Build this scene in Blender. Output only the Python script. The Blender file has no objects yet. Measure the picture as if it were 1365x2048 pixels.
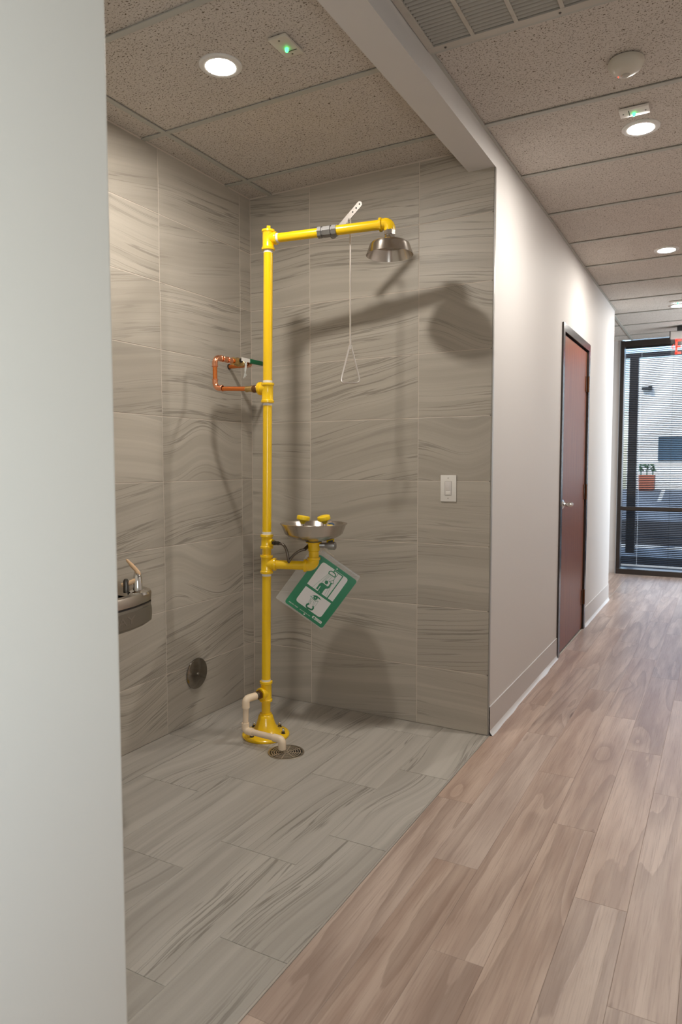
import bpy, bmesh, math, random
from mathutils import Vector, Matrix
PI = math.pi
random.seed(7)
S = bpy.context.scene
COL = S.collection

# ------------------------------------------------------------------ camera
YAW, PITCH, ROLL = -0.49935, -0.06617, -0.00150
CAM = Vector((2.30261, -3.19648, 1.28044))
F_PX = 1408.15475
def cam_axes():
    cy, sy, cp, sp = math.cos(YAW), math.sin(YAW), math.cos(PITCH), math.sin(PITCH)
    F = Vector((sy*cp, cy*cp, sp)); R = Vector((cy, -sy, 0)); U = R.cross(F)
    c, s = math.cos(ROLL), math.sin(ROLL)
    return c*R + s*U, -s*R + c*U, F
cR, cU, cF = cam_axes()
cd = bpy.data.cameras.new('camera'); cam = bpy.data.objects.new('camera', cd); COL.objects.link(cam)
M = Matrix((cR, cU, -cF)).transposed().to_4x4(); M.translation = CAM; cam.matrix_world = M
cd.sensor_fit = 'VERTICAL'; cd.sensor_height = 36.0; cd.sensor_width = 24.0
cd.lens = F_PX/2048*36.0; cd.clip_start = 0.02; cd.clip_end = 300
cd.dof.use_dof = True; cd.dof.focus_distance = 3.3; cd.dof.aperture_fstop = 4.8
S.camera = cam

# ------------------------------------------------------------------ world, sun, exposure
W = bpy.data.worlds.new('world'); S.world = W; W.use_nodes = True
wn = W.node_tree; wn.nodes.clear()
sky = wn.nodes.new('ShaderNodeTexSky'); sky.sky_type = 'NISHITA'; sky.sun_disc = False
sky.sun_elevation = math.radians(48); sky.sun_rotation = math.radians(200)
bg = wn.nodes.new('ShaderNodeBackground'); bg.inputs['Strength'].default_value = 0.45
wo = wn.nodes.new('ShaderNodeOutputWorld')
wn.links.new(sky.outputs[0], bg.inputs[0]); wn.links.new(bg.outputs[0], wo.inputs[0])
sl = bpy.data.lights.new('sun', 'SUN'); so = bpy.data.objects.new('sun', sl); COL.objects.link(so)
sl.energy = 5.2; sl.angle = math.radians(0.6); sl.color = (1.0, 0.97, 0.93)
so.rotation_euler = Vector((0.30, 0.72, -0.80)).to_track_quat('-Z', 'Y').to_euler(); so.location = (0, -10, 20)
# fill light added to brighten the near wall, at an invented side opening (added_window)
al = bpy.data.lights.new('side_fill_light', 'AREA'); ao = bpy.data.objects.new('side_fill_light', al); COL.objects.link(ao)
al.shape = 'RECTANGLE'; al.size = 0.7; al.size_y = 0.7; al.energy = 25.0; al.color = (0.92, 0.98, 1.0)
ao.location = (2.74, -3.55, 1.36); ao.rotation_euler = (0, PI/2, 0)
# added fill light in an unseen end-wall opening, brightens lobby floor and return wall
al2 = bpy.data.lights.new('lobby_fill_light', 'AREA'); ao2 = bpy.data.objects.new('lobby_fill_light', al2); COL.objects.link(ao2)
al2.shape = 'RECTANGLE'; al2.size = 1.25; al2.size_y = 1.2; al2.energy = 100.0; al2.color = (0.82, 0.92, 1.0)
ao2.location = (3.98, 4.55, 1.45); ao2.rotation_euler = (0, PI/2, 0)
LAMP = 640.0            # radiance of a downlight lens
S.view_settings.view_transform = 'Standard'; S.view_settings.look = 'None'
S.view_settings.gamma = 1.0; S.view_settings.use_curve_mapping = False
S.view_settings.exposure = 0.0
for nm, loc, rot, sx, sy in (('window_portal', (2.3, 5.80, 1.36), (-PI/2, 0, 0), 2.2, 2.7), ('side_opening_portal', (2.86, -3.55, 1.36), (0, PI/2, 0), 0.9, 0.8)):
    pl_ = bpy.data.lights.new(nm, 'AREA'); po = bpy.data.objects.new(nm, pl_); COL.objects.link(po)      # guide sky sampling through the far window and the added side opening
    pl_.shape = 'RECTANGLE'; pl_.size = sx; pl_.size_y = sy; pl_.cycles.is_portal = True; po.location = loc; po.rotation_euler = rot
S.cycles.use_denoising = True; S.cycles.denoising_input_passes = 'RGB_ALBEDO_NORMAL'; S.cycles.denoising_prefilter = 'ACCURATE'
S.cycles.caustics_reflective = False; S.cycles.caustics_refractive = False
S.cycles.max_bounces = 10; S.cycles.diffuse_bounces = 6; S.cycles.transparent_max_bounces = 16
S.cycles.sample_clamp_indirect = 8.0

# ------------------------------------------------------------------ helpers
class MB:
    """collects vertices and faces of one mesh"""
    def __init__(s): s.v = []; s.f = []
    def add(s, vs, fs):
        n = len(s.v); s.v += [Vector(p) for p in vs]; s.f += [tuple(i+n for i in f) for f in fs]; return s
    def box(s, a, b):
        (x0, y0, z0), (x1, y1, z1) = a, b
        x0, x1 = min(x0, x1), max(x0, x1); y0, y1 = min(y0, y1), max(y0, y1); z0, z1 = min(z0, z1), max(z0, z1)
        return s.add([(x0,y0,z0),(x1,y0,z0),(x1,y1,z0),(x0,y1,z0),(x0,y0,z1),(x1,y0,z1),(x1,y1,z1),(x0,y1,z1)],
                     [(0,3,2,1),(4,5,6,7),(0,1,5,4),(1,2,6,5),(2,3,7,6),(3,0,4,7)])
    def lathe(s, prof, base=(0,0,0), axis=(0,0,1), n=32, caps=True):
        """prof: list of (radius, height along axis)"""
        A = Vector(axis).normalized(); base = Vector(base)
        t = Vector((1,0,0)) if abs(A.x) < .9 else Vector((0,1,0))
        U = A.cross(t).normalized(); V = A.cross(U)
        vs = []; fs = []
        for r, h in prof:
            for i in range(n):
                a = 2*PI*i/n; vs.append(base + A*h + (U*math.cos(a) + V*math.sin(a))*r)
        for k in range(len(prof)-1):
            for i in range(n):
                j = (i+1) % n; fs.append((k*n+i, k*n+j, (k+1)*n+j, (k+1)*n+i))
        if caps:
            fs.append(tuple(range(n-1, -1, -1))); m = (len(prof)-1)*n; fs.append(tuple(range(m, m+n)))
        return s.add(vs, fs)
    def cyl(s, a, b, r, n=24, r2=None):
        a, b = Vector(a), Vector(b); return s.lathe([(r, 0), (r if r2 is None else r2, (b-a).length)], a, b-a, n)
    def tube(s, pts, r, n=10, closed=False):
        P = [Vector(p) for p in pts]; m = len(P); vs = []; fs = []; up = None
        for i, p in enumerate(P):
            a = P[(i-1) % m] if (closed or i) else P[0]; b = P[(i+1) % m] if (closed or i < m-1) else P[-1]
            T = (b-a).normalized()
            if up is None:
                up = Vector((0,0,1)) if abs(T.z) < .9 else Vector((1,0,0))
            U = (up - T*up.dot(T)).normalized(); up = U; V = T.cross(U)
            rr = r[i] if isinstance(r, (list, tuple)) else r
            vs += [p + (U*math.cos(2*PI*k/n) + V*math.sin(2*PI*k/n))*rr for k in range(n)]
        for i in range(m if closed else m-1):
            for k in range(n):
                j = (i+1) % m; l = (k+1) % n; fs.append((i*n+k, i*n+l, j*n+l, j*n+k))
        if not closed:
            fs.append(tuple(range(n-1,-1,-1))); fs.append(tuple(range((m-1)*n, m*n)))
        return s.add(vs, fs)
    def prism(s, poly, d):
        """planar polygon (3D points) extruded by vector d"""
        n = len(poly); d = Vector(d); vs = [Vector(p) for p in poly]; vs += [p + d for p in vs]
        return s.add(vs, [tuple(range(n-1,-1,-1)), tuple(range(n, 2*n))] + [(i, (i+1) % n, n+(i+1) % n, n+i) for i in range(n)])

WL = {}
def wl(o): return WL.get(o.name, Vector((0,0,0))) if o else Vector((0,0,0))
def obj(name, mb, m, parent=None, smooth=True, bevel=0, kind=None, sharp=35, origin=None):
    vs = mb.v
    if origin is None:
        lo = [min(p[i] for p in vs) for i in range(3)]; hi = [max(p[i] for p in vs) for i in range(3)]
        c = Vector([(l+h)/2 for l, h in zip(lo, hi)])
    else: c = Vector(origin)
    me = bpy.data.meshes.new(name); me.from_pydata([p - c for p in vs], [], mb.f)
    bm = bmesh.new(); bm.from_mesh(me)
    bmesh.ops.recalc_face_normals(bm, faces=bm.faces)
    if bevel:
        bmesh.ops.bevel(bm, geom=[e for e in bm.edges if len(e.link_faces) == 2 and e.calc_face_angle(0) > .6], offset=bevel, segments=2, affect='EDGES', profile=.5, clamp_overlap=True)
    bm.to_mesh(me); bm.free()
    if smooth:
        for p in me.polygons: p.use_smooth = True
        me.set_sharp_from_angle(angle=math.radians(sharp))
    me.materials.append(m)
    return link(name, me, c, parent, kind)
def link(name, me, c, parent=None, kind=None):
    o = bpy.data.objects.new(name, me); COL.objects.link(o)
    o.parent = parent; o.location = Vector(c) - wl(parent); WL[o.name] = Vector(c)
    if kind: o['kind'] = kind
    return o
def empty(name, loc, parent=None, kind=None):
    o = bpy.data.objects.new(name, None); COL.objects.link(o); o.empty_display_size = .05
    o.parent = parent; o.location = Vector(loc) - wl(parent); WL[o.name] = Vector(loc)
    if kind: o['kind'] = kind
    return o
def thing(o, label, cat, group=None):
    o['label'] = label; o['category'] = cat
    if group: o['group'] = group
    return o
def text_mesh(body, size, extrude=0.0, align='CENTER'):
    cu = bpy.data.curves.new('text', 'FONT'); cu.body = body; cu.size = size; cu.extrude = extrude
    cu.align_x = align; cu.align_y = 'CENTER'; cu.resolution_u = 3
    o = bpy.data.objects.new('text', cu); COL.objects.link(o)
    bpy.context.view_layer.update()
    me = bpy.data.meshes.new_from_object(o); bpy.data.objects.remove(o)
    mb = MB(); mb.add([v.co.copy() for v in me.vertices], [tuple(p.vertices) for p in me.polygons]); return mb
def copy_tree(o, parent=None):
    c = o.copy(); COL.objects.link(c); c.parent = parent
    for ch in [x for x in bpy.data.objects if x.parent == o]: copy_tree(ch, c)
    return c

# ---- materials
def newmat(name):
    m = bpy.data.materials.new(name); m.use_nodes = True; nt = m.node_tree
    return m, nt, nt.nodes['Principled BSDF']
class N:
    """small node-graph writer"""
    def __init__(s, nt): s.nt = nt
    def n(s, t, **k):
        x = s.nt.nodes.new(t)
        for a, b in k.items(): setattr(x, a, b)
        return x
    def set(s, sock, v):
        if hasattr(v, 'links'): s.nt.links.new(v, sock)
        elif v is not None: sock.default_value = v
    def math(s, op, a, b=None, c=None, clamp=False):
        x = s.n('ShaderNodeMath', operation=op, use_clamp=clamp)
        for i, v in enumerate((a, b, c)):
            if v is not None: s.set(x.inputs[i], v)
        return x.outputs[0]
    def vec(s, x, y, z):
        c = s.n('ShaderNodeCombineXYZ')
        for i, v in enumerate((x, y, z)): s.set(c.inputs[i], v)
        return c.outputs[0]
    def noise(s, v, scale, detail=2.0, rough=.5, dist=0.0, out=0):
        x = s.n('ShaderNodeTexNoise'); s.set(x.inputs['Vector'], v)
        x.inputs['Scale'].default_value = scale; x.inputs['Detail'].default_value = detail
        x.inputs['Roughness'].default_value = rough; x.inputs['Distortion'].default_value = dist
        return x.outputs[out]
    def ramp(s, v, stops, interp='LINEAR'):
        x = s.n('ShaderNodeValToRGB'); s.set(x.inputs[0], v); e = x.color_ramp.elements; x.color_ramp.interpolation = interp
        while len(e) < len(stops): e.new(.5)
        for el, (p, c) in zip(e, stops):
            el.position = p; el.color = (c, c, c, 1) if isinstance(c, (int, float)) else tuple(c) + (1,)
        return x.outputs[0]
    def mix(s, f, a, b, mode='MIX'):
        x = s.n('ShaderNodeMix', data_type='RGBA', blend_type=mode)
        s.set(x.inputs[0], f)
        for i, v in ((6, a), (7, b)):
            s.set(x.inputs[i], tuple(v) + (1,) if isinstance(v, tuple) and len(v) == 3 else v)
        return x.outputs[2]
    def smooth(s, v, a, b):
        x = s.n('ShaderNodeMapRange', interpolation_type='SMOOTHSTEP'); s.set(x.inputs[0], v)
        x.inputs[1].default_value = a; x.inputs[2].default_value = b; return x.outputs[0]
    def bump(s, h, strength=.2, dist=.01):
        x = s.n('ShaderNodeBump'); x.inputs['Strength'].default_value = strength; x.inputs['Distance'].default_value = dist
        s.set(x.inputs['Height'], h); return x.outputs[0]
    def objxyz(s):
        t = s.n('ShaderNodeTexCoord'); sp = s.n('ShaderNodeSeparateXYZ'); s.nt.links.new(t.outputs['Object'], sp.inputs[0])
        return t.outputs['Object'], sp.outputs
    def rand(s): return s.n('ShaderNodeObjectInfo').outputs['Random']
def plain(name, col, rough=.5, metal=0.0, spec=.5, noise=0.0, nscale=40, bump=0.0, coat=0.0, emit=0.0, ecol=None):
    m, nt, b = newmat(name); g = N(nt)
    b.inputs['Base Color'].default_value = tuple(col) + (1,); b.inputs['Roughness'].default_value = rough
    b.inputs['Metallic'].default_value = metal; b.inputs['Specular IOR Level'].default_value = spec
    b.inputs['Coat Weight'].default_value = coat; b.inputs['Coat Roughness'].default_value = .08
    if noise or bump:
        o, _ = g.objxyz(); f = g.noise(o, nscale, 4, .6)
        if noise: g.set(b.inputs['Base Color'], g.mix(g.math('MULTIPLY', f, noise), tuple(col), tuple(c*.45 for c in col)))
        if bump: g.set(b.inputs['Normal'], g.bump(f, bump, .004))
    if emit:
        b.inputs['Emission Color'].default_value = tuple(ecol or col) + (1,); b.inputs['Emission Strength'].default_value = emit
    return m

def strata_tile(name, ui, vi, ca, cb, cl, rough=.42, flow=1.0, lean=0.9):
    """porcelain tile with sandstone strata; u = along the tile, v = across"""
    m, nt, b = newmat(name); g = N(nt); o, xyz = g.objxyz(); r = g.rand()
    u, v = xyz[ui], xyz[vi]
    r1 = g.math('FRACT', g.math('MULTIPLY', r, 17.31)); r2 = g.math('FRACT', g.math('MULTIPLY', r, 91.7)); r3 = g.math('FRACT', g.math('MULTIPLY', r, 337.1))
    off = g.math('MULTIPLY', r, 60.0)
    # big folds: the layers bend, more in some tiles than in others
    fold = g.noise(g.vec(g.math('ADD', u, off), g.math('MULTIPLY', v, .4), off), 1.9, 0.0, .4)
    amp = g.math('MULTIPLY', g.math('POWER', r1, 3.0), .55*flow)
    warp = g.math('MULTIPLY', g.math('SUBTRACT', fold, .5), g.math('ADD', amp, .06))
    tilt = g.math('MULTIPLY', u, g.math('MULTIPLY', g.math('SUBTRACT', r2, .60), .42*lean))
    small = g.math('MULTIPLY', g.math('SUBTRACT', g.noise(g.vec(g.math('ADD', u, off), v, off), 26.0, 3, .6), .5), .0045)
    w = g.math('ADD', g.math('ADD', v, warp), g.math('ADD', tilt, small))
    w = g.math('ADD', w, g.math('MULTIPLY', r3, 9.0))
    us = g.math('ADD', g.math('MULTIPLY', u, .025), off)
    band = g.noise(g.vec(us, w, 1.0), 17.0, 4, .6)
    base = g.mix(g.smooth(band, .34, .66), ca, cb)
    ln = g.noise(g.vec(us, w, 3.0), 30.0, 2, .6)
    l1 = g.math('SUBTRACT', 1.0, g.smooth(g.math('ABSOLUTE', g.math('SUBTRACT', ln, .5)), .004, .026))
    msk = g.smooth(g.noise(g.vec(g.math('ADD', g.math('MULTIPLY', u, .22), off), g.math('MULTIPLY', w, 1.6), off), 3.2, 1, .5), .44, .60)
    l1 = g.math('MULTIPLY', l1, msk)
    ln3 = g.noise(g.vec(us, w, 6.0), 60.0, 2, .5)
    l3 = g.math('MULTIPLY', g.smooth(ln3, .56, .64), g.smooth(g.noise(g.vec(us, w, 9.0), 6.0, 1, .5), .52, .64))
    l2 = g.smooth(g.noise(g.vec(us, w, 8.0), 9.0, 2, .5), .60, .70)
    lines = g.math('MAXIMUM', g.math('MULTIPLY', l1, .80), g.math('MAXIMUM', g.math('MULTIPLY', l2, .30), g.math('MULTIPLY', l3, .38)))
    c = g.mix(lines, base, cl)
    lite = g.smooth(g.noise(g.vec(us, w, 12.0), 19.0, 1, .5), .62, .72)
    c = g.mix(g.math('MULTIPLY', lite, .22), c, tuple(min(1, x*1.3) for x in cb))
    grain = g.noise(o, 420.0, 2, .6)
    c = g.mix(g.math('MULTIPLY', g.math('SUBTRACT', grain, .5), .7, clamp=True), c, tuple(x*.6 for x in ca))
    hsv = g.n('ShaderNodeHueSaturation'); g.set(hsv.inputs['Color'], c)
    g.set(hsv.inputs['Value'], g.math('ADD', .94, g.math('MULTIPLY', r2, .12)))
    g.set(b.inputs['Base Color'], hsv.outputs[0]); b.inputs['Roughness'].default_value = rough
    g.set(b.inputs['Normal'], g.bump(g.math('ADD', band, g.math('MULTIPLY', grain, .4)), .10, .003))
    b.inputs['Specular IOR Level'].default_value = .35
    return m
TA, TB, TL_ = (.418, .376, .316), (.485, .440, .374), (.255, .228, .190)
M_wallB = strata_tile('wall_tile_back', 0, 2, TA, TB, TL_)
M_wallL = strata_tile('wall_tile_left', 1, 2, TA, TB, TL_)
M_floorT = strata_tile('floor_tile_strata', 1, 0, (.372, .343, .303), (.458, .425, .380), (.200, .181, .155), .40, .55, .5)
M_grout = plain('grout', (.66, .58, .50), .9, noise=.2, nscale=200)
M_groutF = plain('grout_floor', (.43, .40, .35), .9)
M_wall = plain('painted_drywall', (.63, .605, .585), .62, spec=.3, bump=.05, nscale=160)
M_wall_lit = plain('painted_drywall_lit', (.72, .72, .675), .6, spec=.3, bump=.05, nscale=160)  # same drywall for the near wall, cool daylight lift mixed into the colour
M_base = plain('vinyl_cove_base', (.57, .535, .51), .45, spec=.4)
M_toe = plain('vinyl_cove_toe', (.70, .69, .68), .35)
M_bar = plain('grid_bar_white', (.42, .41, .37), .5)
M_dark = plain('dark_gap', (.02, .018, .016), .8)
def ceiling_mat():
    m, nt, b = newmat('fissured_ceiling_tile'); g = N(nt); o, xyz = g.objxyz(); r = g.math('MULTIPLY', g.rand(), 50.0)
    ov = g.vec(g.math('ADD', xyz[0], r), xyz[1], 0.0)
    wv = g.vec(g.math('ADD', g.math('ADD', xyz[0], r), g.math('MULTIPLY', g.noise(ov, 60, 1), .03)), xyz[1], 0.0)
    a = g.noise(wv, 190.0, 1.5, .55); c = g.noise(g.vec(xyz[1], g.math('ADD', xyz[0], r), 4.0), 130.0, 1, .5)
    k = g.math('MULTIPLY', g.smooth(a, .570, .615), g.smooth(c, .38, .54))
    f = g.noise(ov, 600.0, 1, .5)
    pin = g.smooth(f, .70, .78)
    base = g.mix(g.noise(ov, 9.0, 3), (.545, .495, .445), (.60, .55, .50))
    col = g.mix(k, base, (.115, .085, .05)); col = g.mix(g.math('MULTIPLY', pin, .35), col, (.25, .21, .16))
    g.set(b.inputs['Base Color'], col); b.inputs['Roughness'].default_value = .92; b.inputs['Specular IOR Level'].default_value = .1
    g.set(b.inputs['Normal'], g.bump(g.math('SUBTRACT', 1.0, k), .5, .003))
    return m
M_ceil = ceiling_mat()
def plank_mat():
    m, nt, b = newmat('oak_vinyl_plank'); g = N(nt); o, xyz = g.objxyz(); r = g.rand()
    x, y = xyz[0], xyz[1]
    r1 = g.math('FRACT', g.math('MULTIPLY', r, 13.7)); r2 = g.math('FRACT', g.math('MULTIPLY', r, 71.3)); off = g.math('MULTIPLY', r, 40.0)
    pos = g.vec(g.math('ADD', x, off), g.math('MULTIPLY', g.math('ADD', y, off), .22), off)
    # cathedral grain: rings of a log cut lengthwise, bent around sparse knots
    xo = g.math('ADD', x, off); yo = g.math('ADD', y, off)
    vo = g.n('ShaderNodeTexVoronoi'); vo.feature = 'F1'; vo.inputs['Scale'].default_value = 5.0; vo.inputs['Randomness'].default_value = 1.0
    g.set(vo.inputs['Vector'], g.vec(xo, g.math('MULTIPLY', yo, .24), 0.0)); d = vo.outputs['Distance']
    few = g.smooth(g.noise(g.vec(g.math('MULTIPLY', off, 3.0), g.math('MULTIPLY', y, 1.1), off), 1.7, 0, .5), .54, .64)
    pull = g.math('MULTIPLY', g.math('SUBTRACT', 1.0, g.smooth(d, .0, .34)), g.math('ADD', .12, few))
    lobe = g.noise(g.vec(xo, g.math('MULTIPLY', yo, .06), off), 5.0, 1, .45)
    jit = g.math('MULTIPLY', g.noise(g.vec(xo, g.math('MULTIPLY', yo, .2), off), 40.0, 2, .5), .22)
    rings = g.math('ADD', g.math('ADD', g.math('MULTIPLY', lobe, 9.0), g.math('MULTIPLY', pull, 1.25)), jit)
    wv = g.math('FRACT', rings)
    line = g.math('MULTIPLY', g.smooth(wv, .35, .97), g.smooth(wv, 1.0, .97))
    fib = g.noise(g.vec(xo, g.math('MULTIPLY', y, .022), off), 210.0, 4, .7)
    broad = g.noise(g.vec(xo, g.math('MULTIPLY', y, .10), off), 15.0, 3, .55)
    ca, cb, cc = (.390, .272, .212), (.560, .428, .348), (.232, .148, .110)
    c = g.mix(g.smooth(broad, .30, .70), ca, cb)
    c = g.mix(g.math('MULTIPLY', line, .42), c, cc)
    c = g.mix(g.math('MULTIPLY', g.smooth(fib, .46, .72), .42), c, cc)
    core = g.math('SUBTRACT', 1.0, g.smooth(g.math('ADD', d, g.math('MULTIPLY', g.noise(pos, 30, 2), .05)), .05, .13))
    halo = g.math('SUBTRACT', 1.0, g.smooth(d, .05, .34))
    c = g.mix(g.math('MULTIPLY', g.math('MULTIPLY', halo, few), .22), c, cc)
    c = g.mix(g.math('MULTIPLY', g.math('MULTIPLY', core, few), .8), c, (.11, .062, .040))
    hsv = g.n('ShaderNodeHueSaturation'); g.set(hsv.inputs['Color'], c)
    g.set(hsv.inputs['Value'], g.math('ADD', .94, g.math('MULTIPLY', r1, .12))); g.set(hsv.inputs['Saturation'], g.math('ADD', .82, g.math('MULTIPLY', r2, .2)))
    g.set(b.inputs['Base Color'], hsv.outputs[0])
    g.set(b.inputs['Roughness'], g.math('ADD', .26, g.math('MULTIPLY', fib, .14)))
    g.set(b.inputs['Normal'], g.bump(g.math('ADD', fib, g.math('MULTIPLY', line, .6)), .16, .002))
    b.inputs['Specular IOR Level'].default_value = .42
    return m
M_plank = plank_mat()
def door_mat():
    m, nt, b = newmat('mahogany_veneer'); g = N(nt); o, xyz = g.objxyz()
    f = g.noise(g.vec(g.math('MULTIPLY', xyz[1], 1.0), 0.0, g.math('MULTIPLY', xyz[2], .03)), 60.0, 5, .65)
    k = g.noise(g.vec(xyz[1], 0.0, g.math('MULTIPLY', xyz[2], .12)), 9.0, 3, .5)
    c = g.mix(g.smooth(f, .3, .7), (.150, .040, .011), (.27, .085, .026)); c = g.mix(g.math('MULTIPLY', k, .5), c, (.20, .060, .024))
    g.set(b.inputs['Base Color'], c); b.inputs['Roughness'].default_value = .34; b.inputs['Coat Weight'].default_value = .08; b.inputs['Coat Roughness'].default_value = .25; b.inputs['Specular IOR Level'].default_value = .16
    return m
M_door = door_mat()
M_yel = plain('yellow_enamel', (.90, .56, .004), .24, spec=.5, coat=.5, bump=.02, nscale=70)
M_yelp = plain('yellow_plastic', (.93, .62, .01), .4)
M_tape = plain('white_thread_tape', (.80, .78, .72), .7, noise=.3, nscale=60)
def brushed(name, col, rough=.28, aniso=.75):
    """lathe-brushed steel: highlights stretch across the circular brushing"""
    m, nt, b = newmat(name); g = N(nt)
    b.inputs['Base Color'].default_value = tuple(col) + (1,); b.inputs['Metallic'].default_value = 1.0
    b.inputs['Roughness'].default_value = rough; b.inputs['Anisotropic'].default_value = aniso; b.inputs['Anisotropic Rotation'].default_value = .25
    t = g.n('ShaderNodeTangent', direction_type='RADIAL', axis='Z'); nt.links.new(t.outputs[0], b.inputs['Tangent'])
    return m
M_steel = brushed('brushed_stainless', (.60, .55, .50), .24)
M_chrome = plain('polished_chrome', (.72, .71, .69), .10, metal=1)
M_zinc = plain('galvanised_steel', (.42, .41, .40), .38, metal=1, noise=.5, nscale=50)
M_alu = plain('aluminium_strip', (.30, .27, .245), .45, metal=.6)
M_rod = plain('stainless_rod', (.80, .75, .70), .32, metal=.9)
M_hose = plain('braided_hose', (.18, .15, .12), .38, metal=.8, noise=.5, nscale=300)
M_nut = plain('dark_steel_nut', (.10, .09, .08), .35, metal=.9)
M_cop = plain('copper', (.88, .27, .075), .26, metal=1, noise=.05, nscale=60)
M_copf = plain('copper_fitting', (.92, .42, .24), .24, metal=1, noise=.05, nscale=60)
M_brass = plain('brass', (.72, .50, .20), .27, metal=1, noise=.3, nscale=60)
M_bronze = plain('bronze_bushing', (.24, .12, .055), .35, metal=.9, noise=.4, nscale=70)
M_pvc = plain('cream_pvc', (.86, .69, .50), .36)
M_pvcp = plain('cream_pvc_pipe', (.80, .64, .47), .38)
M_greengrip = plain('green_vinyl_grip', (.0, .115, .04), .4)
M_white = plain('white_plastic', (.80, .77, .72), .38)
M_white2 = plain('white_plastic_paddle', (.74, .70, .67), .35)
M_offw = plain('offwhite_plastic', (.58, .54, .46), .45)
M_vent = plain('beige_enamel_metal', (.47, .43, .375), .45)
M_black = plain('black_plastic', (.012, .011, .011), .4)
M_bronzeframe = plain('dark_bronze_frame', (.040, .030, .024), .30, metal=.3)
M_doorframe = plain('dark_bronze_door_frame', (.055, .046, .042), .22, metal=.4)
M_hinge = plain('bronze_hinge', (.115, .045, .014), .35, metal=.6)
M_blind = plain('dark_blind_slat', (.012, .010, .009), .5)
M_rail = plain('pale_blind_rail', (.50, .55, .60), .4)
M_cord = plain('pale_cord', (.55, .62, .70), .6)
M_basin = brushed('fountain_steel', (.48, .43, .37), .32, 0)
M_basind = plain('fountain_body', (.22, .196, .158), .42, metal=.6)
M_tan = plain('tan_plastic', (.68, .44, .25), .4)
M_sgreen = plain('sign_green', (.0, .22, .085), .35)
M_swhite = plain('sign_white', (.80, .78, .76), .35)
M_blue = plain('dark_blue_print', (.02, .05, .10), .4)
M_lens = plain('lamp_lens', (1, 1, 1), .5, emit=LAMP, ecol=(1.0, .945, .875))
M_led = plain('green_led', (.02, .5, .08), .4, emit=5.0, ecol=(.05, 1.0, .16))
M_redled = plain('red_led', (.5, .02, .02), .4, emit=6.0, ecol=(1.0, .04, .02))
M_exit = plain('exit_red', (.9, .05, .03), .4, emit=1.15, ecol=(1.0, .075, .045))
def clear(name, alpha, tint=(.8, .8, .78)):
    m, nt, b = newmat(name); nt.nodes.remove(b); g = N(nt)
    t = g.n('ShaderNodeBsdfTransparent'); gl = g.n('ShaderNodeBsdfGlossy'); gl.inputs['Roughness'].default_value = .12
    df = g.n('ShaderNodeBsdfDiffuse'); df.inputs['Color'].default_value = tuple(tint) + (1,)
    m1 = g.n('ShaderNodeMixShader'); m1.inputs[0].default_value = .35; nt.links.new(df.outputs[0], m1.inputs[1]); nt.links.new(gl.outputs[0], m1.inputs[2])
    m2 = g.n('ShaderNodeMixShader'); m2.inputs[0].default_value = alpha; nt.links.new(t.outputs[0], m2.inputs[1]); nt.links.new(m1.outputs[0], m2.inputs[2])
    nt.links.new(m2.outputs[0], nt.nodes['Material Output'].inputs[0]); return m
M_sleeve = clear('clear_sleeve', .22)
M_acryl = clear('clear_acrylic', .06)
def glass():
    m, nt, b = newmat('window_glass'); nt.nodes.remove(b); g = N(nt)
    t = g.n('ShaderNodeBsdfTransparent'); t.inputs[0].default_value = (.90, .94, .96, 1)
    gl = g.n('ShaderNodeBsdfGlossy'); gl.inputs['Roughness'].default_value = .01
    fr = g.n('ShaderNodeFresnel'); fr.inputs[0].default_value = 1.45
    mx = g.n('ShaderNodeMixShader'); nt.links.new(fr.outputs[0], mx.inputs[0]); nt.links.new(t.outputs[0], mx.inputs[1]); nt.links.new(gl.outputs[0], mx.inputs[2])
    nt.links.new(mx.outputs[0], nt.nodes['Material Output'].inputs[0]); return m
M_glass = glass()

# ------------------------------------------------------------------ dimensions of the place
X1, H, ZB, BW = 1.354, 2.712, 2.619, 0.127
WY, FY, WIN = 3.868, -2.287, 5.634          # end of corridor wall, corner of the near wall, window plane
XR = 2.75                                     # right corridor wall (outside the picture)
YB = -6.5                                     # back of the corridor, behind the camera

# ------------------------------------------------------------------ setting: floor
floor = empty('floor', (0, 0, 0), kind='structure')
obj('subfloor', MB().box((-3.2, YB-.1, -.12), (4.2, WIN+.12, -.0016)), M_groutF, floor, smooth=False)
cache = {}
def piece(name, a, b, m, parent, bev=.0012):
    """rectangular tile or plank; equal sizes share their mesh"""
    a = Vector(a); b = Vector(b); c = (a+b)/2; d = b-a
    key = (m.name, round(d.x, 4), round(d.y, 4), round(d.z, 4), bev)
    if key in cache: return link(name, cache[key], c, parent)
    o = obj(name, MB().box(a, b), m, parent, smooth=False, bevel=bev); cache[key] = o.data; return o
G = .0016                                      # half a grout joint
cols = [(0.0, .215, -.10), (.215, .52, -.50), (.52, .825, -.335), (.825, 1.13, -.75), (1.13, X1-.003, -.54)]
for x0, x1, j in cols:
    ys = [j + .602*k for k in range(-6, 4)]
    edges = [FY] + [y for y in ys if FY+.02 < y < -.02] + [0.0]
    for y0, y1 in zip(edges, edges[1:]):
        piece('floor_tile', (x0+G, y0+G, -.009), (x1-G, y1-G, 0), M_floorT, floor, .0008)
PW, PL = .148, 1.238
jo = {0: -.69, 1: -1.10, 2: -.276, 3: -.685, 4: -1.10, 5: -.262, 6: -.68, 7: -1.09, 8: -.27, 9: -.7}
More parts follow.
